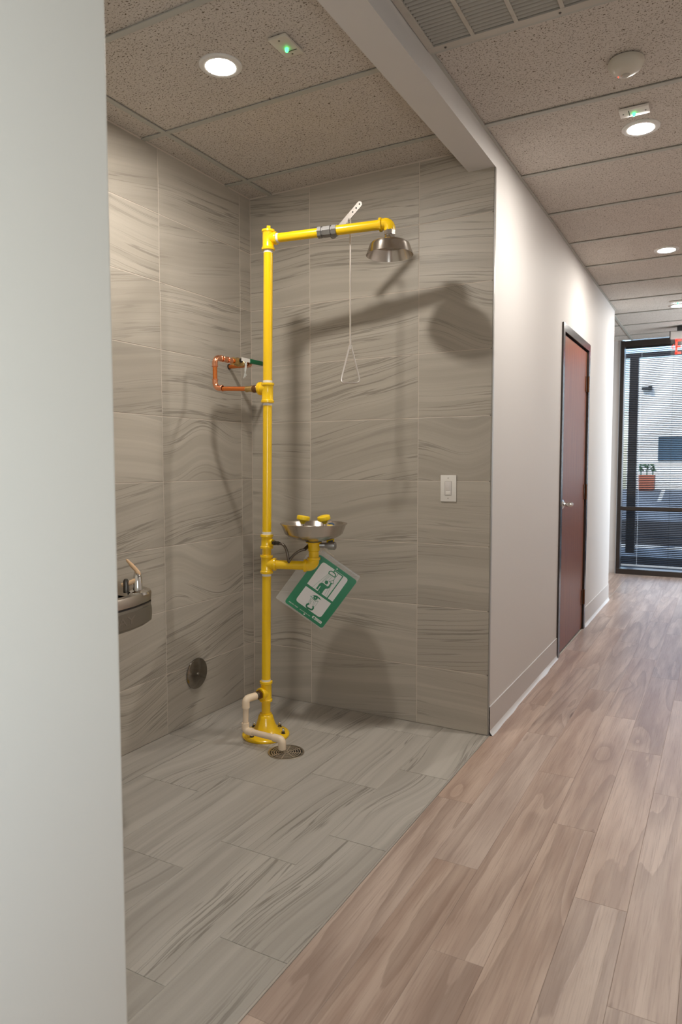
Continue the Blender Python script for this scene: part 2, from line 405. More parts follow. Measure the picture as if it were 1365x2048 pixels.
for k in range(10):
    x0 = X1 + k*PW; x1 = min(x0+PW, XR)
    if x0 >= XR: break
    ys = [jo[k] + PL*i for i in range(-5, 7)]
    edges = [YB] + [y for y in ys if YB+.05 < y < WIN-.05] + [WIN]
    for y0, y1 in zip(edges, edges[1:]):
        piece('plank', (x0+.0002+(.004 if k == 0 else 0), y0+.0002, -.006), (x1-.0002, y1-.0002, 0), M_plank, floor, .0006)
for k in range(1, 14):                         # planks beyond the corner at the far end
    x1 = X1-(k-1)*PW; x0 = x1-PW
    ys = [jo[(k*3) % 9] + PL*i for i in range(-5, 7)]
    edges = [WY-.02] + [y for y in ys if WY+.03 < y < WIN-.05] + [WIN]
    for y0, y1 in zip(edges, edges[1:]):
        piece('plank', (x0+.0002, y0+.0002, -.006), (x1-.0002, y1-.0002, 0), M_plank, floor, .0006)
obj('trim_1', MB().box((X1-.003, FY, -.008), (X1+.0035, 0.004, .0012)), plain('pale_metal_strip', (.55, .52, .48), .35, metal=.6), None, smooth=False, kind='structure')

# ------------------------------------------------------------------ setting: tiled walls of the alcove
R1, RP = .2894, .305
rows = [0.0] + [R1 + RP*k for k in range(8)] + [H+.002]
wb = empty('wall_back', (X1/2, 0, 0), kind='structure')
obj('grout_bed', MB().box((-.02, .0013, 0), (X1-.012, .012, H+.1)), M_grout, wb, smooth=False)
for x0, x1 in ((0, .3757), (.3757, .9857), (.9857, X1-.004)):
    for z0, z1 in zip(rows, rows[1:]):
        piece('tile', (x0+G, 0, z0+G), (x1-G, .009, z1-G), M_wallB, wb)
wlft = empty('wall_left', (0, -1.1, 0), kind='structure')
obj('grout_bed', MB().box((-.012, FY-.05, 0), (-.0013, .01, H+.1)), M_grout, wlft, smooth=False)
ye = [0, -.0961, -.7061, -1.3161, -1.9261, FY]
for y1, y0 in zip(ye, ye[1:]):
    for z0, z1 in zip(rows, rows[1:]):
        piece('tile', (-.009, y0+G, z0+G), (0, y1-G, z1-G), M_wallL, wlft)
obj('wall_left_core', MB().box((-.14, FY, -.1), (-.012, .012, H+.3)), M_wall, wlft, smooth=False)

# corridor wall with the door opening; core starts behind the back-wall tile
DY0, DY1, DZ = 1.518, 2.537, 2.198
wc = empty('wall_corridor', (X1, 1.9, 0), kind='structure')
b_ = MB()
b_.box((X1-.13, .012, -.1), (X1, DY0+.01, H+.3)); b_.box((X1-.13, DY0+.01, DZ-.01), (X1, DY1-.01, H+.3)); b_.box((X1-.13, DY1-.01, -.1), (X1, WY, H+.3))
obj('drywall', b_, M_wall, wc, smooth=False)
b_ = MB(); b_.box((-1.9, .012, -.1), (X1-.13, .14, H+.3)); b_.box((-1.9, WY-.14, -.1), (X1-.13, WY, H+.3)); obj('wall_inner', b_, M_wall, wc, smooth=False)
obj('corner_trim', MB().box((X1-.0045, -.0012, .003), (X1+.0008, .014, ZB)), plain('grey_edge_trim', (.42, .40, .375), .35, metal=.6), wb, smooth=False)
# near wall on the left: outside corner with a rounded bead
prof = []
rr = .011
for i in range(9):
    a = PI/2*i/8; prof.append((X1-rr+rr*math.sin(a), FY-rr+rr*math.cos(a), -.1))
poly = [(-.14, FY, -.1)] + prof + [(X1, YB, -.1), (-.14, YB, -.1)]
obj('wall_near', MB().prism(poly, (0, 0, H+.4)), M_wall_lit, None, kind='structure')
obj('trim_2', MB().box((X1-BW, FY-.002, ZB), (X1, .012, H+.3)), M_wall, None, smooth=False, kind='structure')   # boxed beam over the alcove mouth
# right wall with the added fill-light opening, back wall, far walls
WY0, WY1, WZ0, WZ1 = -4.0, -3.1, .96, 1.76
b_ = MB(); b_.box((XR, YB, -.1), (XR+.14, WY0, H+.3)); b_.box((XR, WY1, -.1), (XR+.14, 3.9, H+.3)); b_.box((XR, WY0, -.1), (XR+.14, WY1, WZ0)); b_.box((XR, WY0, WZ1), (XR+.14, WY1, H+.3))
obj('wall_right', b_, M_wall, None, smooth=False, kind='structure')
obj('wall_behind', MB().box((-.14, YB-.14, -.1), (XR+.14, YB, H+.3)), M_wall, None, smooth=False, kind='structure')
b_ = MB(); b_.box((-2.04, WY-.14, -.1), (-1.9, WIN+.1, H+.3)); obj('wall_lobby', b_, M_wall, None, smooth=False, kind='structure')
b_ = MB(); b_.box((4.0, 3.76, -.1), (4.14, 3.9, H+.3)); b_.box((4.0, 5.6, -.1), (4.14, WIN+.1, H+.3)); b_.box((4.0, 3.9, -.1), (4.14, 5.6, .85)); b_.box((4.0, 3.9, 2.05), (4.14, 5.6, H+.3))  # opening left for the added lobby fill light
obj('wall_lobby_end', b_, M_wall, None, smooth=False, kind='structure')
obj('wall_lobby_back', MB().box((XR+.14, 3.76, -.1), (4.0, 3.9, H+.3)), M_wall, None, smooth=False, kind='structure')
XW0, XW1 = 1.196, 3.4
b_ = MB(); b_.box((-2.0, WIN, -.1), (XW0, WIN+.14, H+.3)); b_.box((XW1, WIN, -.1), (4.1, WIN+.14, H+.3)); obj('wall_far', b_, M_wall, None, smooth=False, kind='structure')

# cove base: along the corridor wall, wavy toe
def cove(name, y0, y1, wave=0.0, hgt=.137):
    par = empty(name, (X1, (y0+y1)/2, 0), kind='structure')
    n = max(2, int((y1-y0)/.06)); b1 = MB(); b2 = MB(); pr = [(0, hgt), (.0045, hgt-.001), (.0050, .022)]
    pt = [(.0050, .022), (.0075, .011), (.012, .003), (.0155, .0), (.0, .0)]
    for b, pf in ((b1, pr), (b2, pt)):
        vs = []; fs = []; L = len(pf)
        for i in range(n+1):
            y = y0 + (y1-y0)*i/n
            w = wave*(math.sin(y*7.3)+.6*math.sin(y*17+1))*.004
            for j, (d, z) in enumerate(pf):
                s = 1 if (b is b2 and 0 < j < 4) else 0
                vs.append((X1 + d + max(0, w*s*(1.5 if z < .004 else .6)), y, z + (w*.4 if (b is b1 and j < 2) else 0)))
        for i in range(n):
            for j in range(L-1): fs.append((i*L+j, (i+1)*L+j, (i+1)*L+j+1, i*L+j+1))
        b.add(vs, fs)
    obj('base_face', b1, M_base, par); obj('base_toe', b2, M_toe, par)
    obj('edge_highlight', MB().box((X1, y0, hgt-.0005), (X1+.0052, y1, hgt+.0022)), M_toe, par, smooth=False)  # highlight on the top edge put in as a pale strip
cove('baseboard_corridor', .004, DY0-.004, 1.0); cove('baseboard_far', DY1+.004, WY, .5, .150)
obj('baseboard_return', MB().box((-1.9, WIN-.006, 0), (XW0-.012, WIN, .15)), M_base, None, smooth=False, kind='structure')
obj('baseboard_near', MB().box((X1, YB, 0), (X1+.006, FY-.012, .137)), M_base, None, smooth=False, kind='structure')

# ------------------------------------------------------------------ setting: ceiling
ceil = empty('ceiling', (1.3, 0, H), kind='structure')
obj('roof_deck', MB().box((-2.1, YB-.2, H+.28), (4.2, WIN+.2, H+.45)), M_dark, ceil, smooth=False)
obj('plenum', MB().box((-2.0, YB, H+.030), (4.1, WIN+.1, H+.04)), M_bar, ceil, smooth=False)
def bar(a, b): obj('grid_bar', MB().box(a, b), M_bar, ceil, smooth=False)
g0 = -.2
al_y = [0, -.208, -.797, -1.402, -2.01, FY]
al_x = [0, .132, X1-BW]
hb = .012
for y1, y0 in zip(al_y, al_y[1:]):
    for x0, x1 in zip(al_x, al_x[1:]): piece('ceiling_tile', (x0, y0, H+.007), (x1, y1, H+.02), M_ceil, ceil, 0)
for y in al_y[1:-1]: bar((0, y-hb, H), (X1-BW, y+hb, H+.004))
bar((.132-hb, FY, H-.0004), (.132+hb, 0, H+.0036))
co_y = [YB] + [-.194+.6096*k for k in range(-10, 10) if YB < -.194+.6096*k < WIN-.05] + [WIN]
co_x = [X1, 2.54, XR]
for y0, y1 in zip(co_y, co_y[1:]):
    if abs(y1+.8036) < .01: continue                                  # the return-air grille sits in this bay
    xs = co_x
    if y1 > WY+.1: xs = [-1.9, -1.09, .13, 1.315, 2.54, 3.76, 4.0]
    for x0, x1 in zip(xs, xs[1:]): piece('ceiling_tile', (x0, y0, H+.007), (x1, y1, H+.02), M_ceil, ceil, 0)
piece('ceiling_tile', (2.0, -1.4132, H+.004), (XR, -.8036, H+.02), M_ceil, ceil, 0)
for y in co_y[1:-1]: bar((X1 if y < WY else -1.9, y-hb, H), (XR if y < WY else 4.0, y+hb, H+.004))
bar((1.315-hb, WY, H-.0004), (1.315+hb, WIN, H+.0036)); bar((2.54-hb, YB, H-.0004), (2.54+hb, WIN, H+.0036))
bar((X1, YB, H-.0006), (X1+.012, WY, H+.0034)); bar((1.315-hb, WIN-.012, H), (XW1, WIN, H+.0034))

# ------------------------------------------------------------------ setting: door, window
d1 = empty('door_1', (X1, (DY0+DY1)/2, 0), kind='structure')
FW = .052
b_ = MB()
b_.box((X1-.10, DY0, 0), (X1+.011, DY0+FW, DZ)); b_.box((X1-.10, DY1-FW, 0), (X1+.011, DY1, DZ)); b_.box((X1-.10, DY0+FW, DZ-FW), (X1+.011, DY1-FW, DZ))
obj('door_frame', b_, M_doorframe, d1, smooth=False)
b_ = MB(); b_.box((X1-.10, DY0+FW, 0), (X1-.028, DY0+FW+.012, DZ-FW)); b_.box((X1-.10, DY1-FW-.012, 0), (X1-.028, DY1-FW, DZ-FW)); b_.box((X1-.10, DY0+FW, DZ-FW-.012), (X1-.028, DY1-FW, DZ-FW))
obj('door_stop', b_, M_black, d1, smooth=False)
slab = obj('door_slab', MB().box((X1-.046, DY0+FW+.004, .012), (X1-.003, DY1-FW-.012, DZ-FW-.012)), M_door, d1, smooth=False, bevel=.001)
obj('door_gap', MB().box((X1-.05, DY1-FW-.012, 0), (X1-.008, DY1-FW, DZ-FW)), M_black, d1, smooth=False)
for z0 in (1.835, 1.015, .197):
    hy = DY1-FW-.006
    h = obj('hinge', MB().cyl((X1+.009, hy, z0), (X1+.009, hy, z0+.118), .0075, 16), M_hinge, d1)
    b_ = MB(); b_.box((X1-.004, hy-.052, z0+.002), (X1+.0022, hy, z0+.116)); b_.box((X1+.004, hy, z0+.002), (X1+.0125, hy+.022, z0+.116)); obj('hinge_leaf', b_, M_hinge, h, smooth=False)
ky, kz = DY0+FW+.070, 1.018
kn = obj('door_knob', MB().lathe([(.033, 0), (.032, .004), (.022, .010), (.014, .014), (.012, .022), (.0155, .026), (.0155, .060), (.0145, .062), (.009, .070), (.004, .072)], (X1-.003, ky, kz), (1, 0, 0), 24), M_chrome, d1)

w1 = empty('window_1', ((XW0+XW1)/2, WIN, 0), kind='structure')
def fr(name, a, b, m=M_bronzeframe): return obj(name, MB().box(a, b), m, w1, smooth=False, bevel=.002)
fr('window_jamb', (XW0, WIN-.02, 0), (XW0+.040, WIN+.13, H)); fr('window_jamb', (XW1-.04, WIN-.02, 0), (XW1, WIN+.13, H))
fr('window_head', (XW0+.04, WIN-.02, 2.640), (XW1-.04, WIN+.13, H-.004)); fr('window_sill', (XW0+.002, WIN-.03, 0), (XW1, WIN+.13, .062))
fr('window_rail', (XW0+.01, WIN-.022, .752), (XW1-.04, WIN+.012, .795))
fr('window_mullion', (2.55, WIN-.018, .062), (2.60, WIN+.13, 2.64))
obj('glass_pane', MB().box((XW0+.03, WIN+.10, .05), (XW1-.03, WIN+.106, 2.66)), M_glass, w1, smooth=False)
obj('trim_3', MB().box((XW0-.012, WIN-.004, 0), (XW0, WIN+.002, H)), plain('white_caulk', (.72, .78, .84), .5), None, smooth=False, kind='structure')
w2 = empty('added_window', (XR+.07, (WY0+WY1)/2, WZ0), kind='structure')  # unseen window, added to hold the side fill light
b_ = MB(); b_.box((XR-.01, WY0-.04, WZ0-.04), (XR+.05, WY1+.04, WZ0)); b_.box((XR-.01, WY0-.04, WZ1), (XR+.05, WY1+.04, WZ1+.04)); b_.box((XR-.01, WY0-.04, WZ0), (XR+.05, WY0, WZ1)); b_.box((XR-.01, WY1, WZ0), (XR+.05, WY1+.04, WZ1))
obj('added_window_frame', b_, M_bronzeframe, w2, smooth=False)

# mini-blind behind the middle rail
bl = thing(empty('window_blind', ((XW0+2.55)/2, WIN+.055, .1)), 'dark mini blind with many thin slats hanging in the tall window at the corridor end', 'blind')
BY = WIN + .058; bx0, bx1 = XW0+.048, 2.545
sw, tl = .0250, math.radians(-26)
c_, s_ = math.cos(tl)*sw/2, math.sin(tl)*sw/2
slat = None
npit = 121; z0b, z1b = .118, 2.628
for i in range(npit):
    z = z0b + (z1b-z0b)*i/(npit-1)
    if slat is None:
        poly = [((bx0), BY-c_, z+s_), (bx0, BY, z+.0018), (bx0, BY+c_, z-s_), (bx0, BY+c_, z-s_+.0006), (bx0, BY, z+.0026), (bx0, BY-c_, z+s_+.0006)]
        slat = obj('slat', MB().prism(poly, (bx1-bx0, 0, 0)), M_blind, bl, smooth=False, origin=((bx0+bx1)/2, BY, z))
    else: link('slat', slat.data, ((bx0+bx1)/2, BY, z), bl)
obj('bottom_rail', MB().box((bx0, BY-.012, .088), (bx1, BY+.012, .110)), M_rail, bl, smooth=False, bevel=.003)
obj('head_rail', MB().box((bx0, BY-.014, 2.632), (bx1, BY+.014, 2.655)), M_blind, bl, smooth=False)
b_ = MB(); b_.cyl((1.418, BY-.017, .10), (1.418, BY-.017, 2.63), .0016, 8); obj('lift_cord', b_, M_cord, bl)
b_ = MB(); b_.cyl((1.752, BY-.015, .10), (1.752, BY-.015, 2.63), .0012, 8); obj('ladder_cord', b_, M_blind, bl)

# ------------------------------------------------------------------ outside the window
gr = empty('ground', (0, 20, 0), kind='structure')
def strip(name, y0, y1, m): obj(name, MB().box((-40, y0, -.2), (40, y1, -.02 if name != 'parking_lot' else -.03)), m, gr, smooth=False)
M_conc = plain('concrete', (.62, .60, .56), .9, noise=.2, nscale=4); M_mulch = plain('dark_mulch', (.030, .022, .018), .95, noise=.5, nscale=30)
M_asph = plain('asphalt', (.20, .22, .25), .9, noise=.25, nscale=2)
M_bwall = plain('white_stucco', (.80, .79, .77), .9, noise=.08, nscale=3)
M_bwin = plain('blue_tinted_glass', (.035, .075, .12), .25)
M_terra = plain('terracotta', (.42, .115, .055), .7, noise=.3, nscale=6)
M_leaf = plain('shrub_leaves', (.035, .12, .03), .7, noise=.6, nscale=20)
strip('planting_bed', WIN+.14, 7.5, M_mulch); strip('sidewalk', 7.5, 9.3, M_conc); strip('dark_bed', 9.3, 14.6, M_mulch); strip('parking_lot', 14.6, 37.2, M_asph)
obj('lot_line', MB().prism([(-.58, 37, -.03), (-.40, 37, -.03), (.30, 24.6, -.03), (.17, 24.6, -.03)], (0, 0, .006)), plain('white_road_paint', (.8, .8, .8), .8), gr, smooth=False)
strip('far_sidewalk', 37.2, 38.0, M_conc)
bld = thing(obj('building', MB().box((-2.4, 37.8, -.1), (26, 46, 6.9)), M_bwall, None, smooth=False), 'white stucco building with a dark blue window across the parking lot', 'building')
wdw = obj('building_window', MB().box((-.80, 37.72, 1.56), (.40, 37.84, 2.72)), M_bwin, bld, smooth=False)
b_ = MB()
for a, b in (((-.86, 37.70, 1.50), (.46, 37.80, 1.56)), ((-.86, 37.70, 2.72), (.46, 37.80, 2.78)), ((-.86, 37.70, 1.5), (-.80, 37.80, 2.78)), ((.40, 37.70, 1.5), (.46, 37.80, 2.78))): b_.box(a, b)
obj('frame', b_, M_bwin, wdw, smooth=False)
b_ = MB(); b_.box((-1.72, 37.55, 5.28), (-1.40, 37.80, 5.40)); b_.box((-1.40, 37.50, 5.22), (-1.22, 37.70, 5.46)); obj('flood_lamp', b_, M_black, bld, smooth=False)
pl = thing(obj('planter_box', MB().lathe([(.46, 0), (.52, .05), (.54, .78), (.50, .80), (.46, .74)], (-1.24, 36.2, -.02), (0, 0, 1), 4), M_terra, None, smooth=False), 'square terracotta planter with three small clipped shrubs by the white building', 'planter')
pl.rotation_euler = (0, 0, PI/4)
for i, sx in enumerate((-.28, 0, .28)):
    b_ = MB(); b_.cyl((-1.24+sx, 36.2, .72), (-1.24+sx, 36.2, .98), .03, 8)
    rnd = random.Random(i)
    for k in range(70):
        a = rnd.random()*2*PI; h = .95+rnd.random()*.36; q = rnd.random()*.16
        p = Vector((-1.24+sx+q*math.cos(a), 36.2+q*math.sin(a), h)); t = Vector((rnd.uniform(-1,1), rnd.uniform(-1,1), rnd.uniform(-.3,1))).normalized()*.07; n_ = t.orthogonal().normalized()*.03
        b_.add([p-t, p+n_, p+t, p-n_], [(0, 1, 2, 3)])
    sh = obj('shrub', b_, M_leaf, None, smooth=False)
    sh.parent = pl; sh.matrix_parent_inverse = Matrix.Rotation(-PI/4, 4, 'Z') @ Matrix.Translation(-pl.location)
pc = thing(empty('porch_frame', (2.2, 8, 0)), 'dark bronze post and beam of the porch just outside the window', 'porch')
obj('post', MB().box((1.035, 7.93, -.02), (1.155, 8.05, 2.84)), M_bronzeframe, pc, smooth=False)
obj('post', MB().box((4.4, 7.93, -.02), (4.52, 8.05, 2.84)), M_bronzeframe, pc, smooth=False)
obj('beam', MB().box((-2, 7.93, 2.84), (6, 8.05, 2.90)), M_bronzeframe, pc, smooth=False)

# ------------------------------------------------------------------ emergency shower with eyewash
def pole(z): return Vector((.4196 + .0162*z, -.495, z))
PA = (pole(2.3) - pole(0)).normalized()
sh = thing(empty('emergency_shower', pole(0)), 'yellow freestanding emergency shower with eyewash bowl in the tiled alcove', 'safety shower')
def zt(v): return 2.297 + (480 - v)*(2.297-.256)/(1365-480)           # height of a picture row on the pole
PR = .0212
def seg(z0, z1, r=PR): return MB().lathe([(r, 0), (r, (pole(z1)-pole(z0)).length)], pole(z0), PA, 28)
def tee(name, z0, z1, zb, bdir, blen, br=.0245, r=.0262):
    h = z1 - z0
    b = MB().lathe([(r-.003, 0), (r+.004, .001), (r+.0045, .010), (r+.001, .013), (r, .015), (r, h-.015), (r+.001, h-.013), (r+.0045, h-.010), (r+.004, h-.001), (r-.003, h)], pole(z0), PA, 32)
    o = obj(name, b, M_yel, sh)
    bd = Vector(bdir).normalized()
    obj('outlet', MB().lathe([(br, 0), (br, blen-.014), (br+.004, blen-.012), (br+.0045, blen-.003), (br+.003, blen), (br-.003, blen)], pole(zb), bd, 28), M_yel, o)
    return o
def tape(z, dz): obj('thread_tape', seg(z, z+dz, PR+.0006), M_tape, sh)
# base flange
zb0 = 0.0
prof = [(.110, 0), (.1125, .004), (.112, .010), (.108, .0145), (.100, .0165), (.078, .020), (.062, .030), (.051, .046), (.043, .066), (.037, .086), (.0335, .098), (.0300, .101), (.0285, .108), (.0215, .110)]
fl = obj('base_flange', MB().lathe(prof, pole(0) - Vector((0, 0, 0)), (0, 0, 1), 48), M_yel, sh)
for a in (75, 12, 165, 258):
    p = pole(0) + Vector((.088*math.cos(math.radians(a)), .088*math.sin(math.radians(a)), .017))
    bb = obj('anchor_bolt', MB().lathe([(.0062, .012), (.0062, .020), (.0045, .024), (.001, .025)], p, (0, 0, 1), 14), M_chrome, fl)
    obj('nut', MB().lathe([(.0105, .001), (.0105, .003), (.0075, .003), (.0075, .012)], p, (0, 0, 1), 6), M_nut, fl)
ztb0, ztb1 = zt(1404), zt(1361.5)
obj('pole_section', seg(.100, ztb0+.004), M_yel, sh)
tee('lower_tee', ztb0, ztb1, zt(1386), (-.10, -.49, 0), .040, .0255)
zB0, zB1, zA0, zA1 = zt(1139), zt(1101), zt(1088.5), zt(1059.5)
obj('pole_section', seg(ztb1-.004, zB0+.004), M_yel, sh)
tape(ztb1-.001, .010); tape(zB0-.012, .010)
adir = (.212, .075, 0)
tee('eyewash_tee', zB0, zB1, zt(1120), adir, .046, .0262)
obj('pole_nipple', seg(zB1-.004, zA0+.004, PR), M_yel, sh)
tee('hose_tee', zA0, zA1, zt(1075.5), (1, -.1, 0), .036, .0125)
zM0, zM1 = zt(796.5), zt(757)
obj('pole_section', seg(zA1-.004, zM0+.004), M_yel, sh)
tape(zA1-.001, .013); tape(zM0-.012, .011)
ZC = 1.634
tee('supply_tee', zM0, zM1, ZC, (-1, 0, 0), .046, .0262)
zT0, zT1 = zt(500), zt(461)
obj('pole_section', seg(zM1-.004, zT0+.004), M_yel, sh)
tape(zM1-.001, .011); tape(zT0-.012, .011)
ZA = zt(478.5)
AD = Vector((1.008, -.383, 2.313)) - pole(ZA); AL = AD.length; AD.normalize()
tt = tee('top_tee', zT0, zT1, ZA, AD, .042, .0245)
obj('plug', MB().lathe([(.0175, 0), (.0175, .006), (.011, .006), (.011, .019)], pole(zT1-.002), PA, 4), M_yel, tt, smooth=False)
P0 = pole(ZA)
def ap(t): return P0 + AD*t
obj('thread_tape', MB().cyl(ap(.040), ap(.052), .0212), M_tape, sh)
U0, U1 = .238, .325
obj('shower_arm', MB().cyl(ap(.048), ap(U0+.006), .0203, 28), M_yel, sh)
obj('shower_arm', MB().cyl(ap(U1-.006), ap(AL-.030), .0212, 28), M_yel, sh)
vb = MB(); uo = ap(U0)
vb.lathe([(.0235, 0), (.0265, .001), (.0265, .018), (.022, .019), (.022, .024), (.0255, .026), (.0258, .046), (.0255, .060), (.022, .062), (.022, .066), (.0268, .067), (.0268, .087), (.0235, .088)], uo, AD, 8)
uv = obj('ball_valve', vb, M_zinc, sh, sharp=25)
obj('valve_bonnet', MB().lathe([(.017, 0), (.017, .030), (.010, .031), (.010, .038)], ap((U0+U1)/2+.01) + Vector((0, .008, 0)), (.05, .95, -.25), 12), M_zinc, uv)
# elbow at the end of the arm
eb = MB(); ec = ap(AL)
pts = [ec - AD*.042, ec - AD*.022]
for i in range(1, 7):
    a = PI/2*i/7; k = .024
    pts.append(ec - AD*k + AD*(k*math.sin(a)) + Vector((0, 0, -k*(1-math.cos(a)))) + Vector((0, 0, .002)))
pts += [ec + Vector((0, 0, -.030))]
eb.tube(pts, .0248, 24); eb.lathe([(.0255, 0), (.0295, .001), (.0298, .010), (.0255, .014)], ec - AD*.046, AD, 28)
obj('arm_elbow', eb, M_yel, sh)
# shower head
hc = Vector((ec.x, ec.y, .025))
sp = [(.0215, 2.262), (.0255, 2.262), (.0255, 2.238), (.0215, 2.236), (.0235, 2.224), (.029, 2.218), (.030, 2.2155)]
head = obj('shower_head', MB().lathe([(r, z) for r, z in ((.030, 2.2160), (.060, 2.2130), (.076, 2.2085), (.0845, 2.202), (.0885, 2.193), (.1015, 2.1565), (.1022, 2.1558), (.1012, 2.1552), (.0875, 2.1915), (.083, 2.1995), (.070, 2.2045), (.002, 2.2065))], hc, (0, 0, 1), 64, caps=False), M_steel, sh)
obj('head_collar', MB().lathe([(.0215, 2.264), (.0250, 2.263), (.0250, 2.240), (.0215, 2.238)], hc, (0, 0, 1), 8), M_steel, head, smooth=False)
obj('head_neck', MB().lathe([(.0215, 2.240), (.0225, 2.232), (.029, 2.222), (.030, 2.215)], hc, (0, 0, 1), 28), M_chrome, head)
hb_ = MB()
for ring, cnt in ((.018, 8), (.034, 14), (.050, 20)):
    for i in range(cnt):
        a = 2*PI*i/cnt; hb_.lathe([(.0018, 2.2035), (.0018, 2.2050)], hc + Vector((ring*math.cos(a), ring*math.sin(a), 0)), (0, 0, 1), 8)
obj('spray_holes', hb_, M_black, head, smooth=False)['kind'] = 'stuff'
# lever, pull rod and triangle handle
LY = -.372
lb = Vector((.730, LY, 2.318)); lt = Vector((.866, LY, 2.432))
ld = (lt-lb).normalized(); ln_ = Vector((0, 0, 1)).cross(ld).normalized(); lw = ld.cross(Vector((0, 1, 0))).normalized()
pts = [lb - lw*.013, lb + lw*.013]
L = (lt-lb).length
for i in range(9):
    a = PI*i/8 - PI/2
    pts.append(lb + ld*(L-.013) + ld*(.013*math.cos(a)) - lw*(.013*math.sin(a)))
lv = obj('valve_lever', MB().prism(pts, (0, .003, 0)), M_alu, sh, smooth=False)
for k in (.012, .034, .056):
    obj('lever_hole', MB().cyl(lt - ld*(k) + Vector((0, -.0006, 0)), lt - ld*k + Vector((0, .0036, 0)), .0036, 12), M_dark, lv, smooth=False)
hz = Vector((.8105, LY-.004, 2.354))
b_ = MB()
hook = [hz + Vector((-.006, -.004, -.006)), hz + Vector((-.008, -.006, .004)), hz + Vector((-.002, -.006, .012)), hz + Vector((.005, -.004, .006)), hz + Vector((.004, .0, -.008)), hz + Vector((.003, 0, -.03)), Vector((.8110, LY, 2.13)), Vector((.8105, LY, 1.814))]
b_.tube(hook, .0038, 10)
rod = obj('pull_rod', b_, M_rod, sh)
obj('rod_ferrule', MB().cyl((.8106, LY, 1.799), (.8105, LY, 1.845), .0046, 12), M_rod, rod)
tc = Vector((.8105, LY, 1.817)); td = Vector((.80, .60, 0)).normalized()
tri = [tc + td*-.003, tc + td*-.022 + Vector((0, 0, -.075)), tc + td*-.041 + Vector((0, 0, -.148)), tc + td*-.041 + Vector((0, 0, -.158)), tc + td*-.034 + Vector((0, 0, -.166)), tc + td*0.0 + Vector((0, 0, -.1675)), tc + td*.034 + Vector((0, 0, -.166)), tc + td*.041 + Vector((0, 0, -.158)), tc + td*.041 + Vector((0, 0, -.148)), tc + td*.022 + Vector((0, 0, -.075)), tc + td*.003]
obj('pull_handle', MB().tube(tri, .0042, 10, closed=True), M_rod, rod)
# eyewash arm, elbow, bowl
EZ = zt(1120)
E0 = pole(EZ); BC = Vector((.645, -.4205, 0)); ee = Vector((BC.x, BC.y, EZ-.004)); ED = (ee-E0).normalized(); EL = (ee-E0).length
obj('eyewash_arm', MB().cyl(E0+ED*.036, E0+ED*(EL-.028), .0212, 28), M_yel, sh)
b_ = MB(); pts = [ee - ED*.040, ee - ED*.026]
for i in range(1, 8):
    a = PI/2*i/8; k = .026
    pts.append(ee - ED*k + ED*(k*math.sin(a)) + Vector((0, 0, k*(1-math.cos(a)))))
pts.append(ee + Vector((0, 0, .030))); pts.append(ee + Vector((0, 0, .036)))
b_.tube(pts, .0255, 26); b_.lathe([(.0255, 0), (.0300, .001), (.0303, .010), (.0255, .014)], ee - ED*.046, ED, 28)
b_.lathe([(.0255, .026), (.0300, .030), (.0303, .040), (.0255, .042)], ee, (0, 0, 1), 28)
obj('eyewash_elbow', b_, M_yel, sh)
b_ = MB().lathe([(.0235, EZ+.030), (.0235, .884), (.0280, .888), (.0285, .922), (.0365, .925), (.0365, .929)], BC, (0, 0, 1), 32)
obj('bowl_collar', b_, M_yel, sh)
obj('gasket', MB().lathe([(.037, .929), (.037, .9325)], BC, (0, 0, 1), 32), M_black, sh)
bowl = obj('eyewash_bowl', MB().lathe([(.020, .9325), (.034, .9330), (.060, .936), (.095, .9455), (.120, .957), (.133, .9675), (.1485, 1.006), (.1545, 1.0115), (.1558, 1.0135), (.1540, 1.0150), (.1475, 1.0095), (.1315, .9710), (.118, .960), (.093, .9485), (.058, .939), (.020, .936)], BC, (0, 0, 1), 72, caps=False), M_steel, sh)
obj('strainer', MB().lathe([(.032, .9385), (.030, .9405), (.004, .9400)], BC, (0, 0, 1), 24), M_chrome, bowl)
hr = Vector((.878, .479, 0))
for s, tiltv in ((-1, .16), (1, -.20)):
    base = BC + hr*(.050*s)
    ax = (Vector((0, 0, 1)) + hr*tiltv*1.0 + Vector((.07, -.13, 0))*(1 if s > 0 else -.25)).normalized()
    st = obj('nozzle_stem', MB().cyl(base + Vector((0, 0, .940)), base + Vector((0, 0, 1.020)), .0062, 16), M_chrome, bowl)
    obj('nozzle_cap', MB().lathe([(.008, -.010), (.0115, -.005), (.016, .001), (.0270, .0065), (.0300, .009), (.0303, .012), (.0303, .022), (.0290, .0255), (.024, .0275), (.001, .028)], base + Vector((0, 0, 1.022)), ax, 32), M_yelp, bowl)
# push valve behind the bowl with its yellow flag
vr = hr
v0 = BC + vr*.024 + Vector((0, 0, .913))
b_ = MB().cyl(v0, v0 + vr*.040, .012, 16); b_.lathe([(.013, .034), (.013, .044), (.0185, .046), (.0185, .078), (.0165, .081), (.006, .081), (.006, .079)], v0, (vr + Vector((0, -.35, 0))).normalized(), 24)
pv = obj('push_valve', b_, M_zinc, sh)
bk = Vector((-.479, .878, 0))
fo = BC + vr*.076 + bk*.034 + Vector((0, 0, -.011))
fl_ = MB()
pts = []
for x_, z_ in ((-.018, .905), (.016, .912), (.020, 1.000), (.017, 1.012), (.008, 1.018), (-.008, 1.016), (-.018, 1.006)): pts.append(fo + vr*x_ + Vector((0, 0, z_)) + bk*((z_-.905)*.55))
fl_.prism(pts, bk*.004)
pf = obj('push_flag', fl_, M_yelp, sh, smooth=False)
pts = [fo + vr*x_ + Vector((0, 0, z_)) + bk*((z_-.905)*.55 - .0008) for x_, z_ in ((-.010, .919), (.010, .925), (.012, .942), (-.010, .938))]
obj('flag_print', MB().prism(pts, bk*.0005), M_blue, pf, smooth=False)
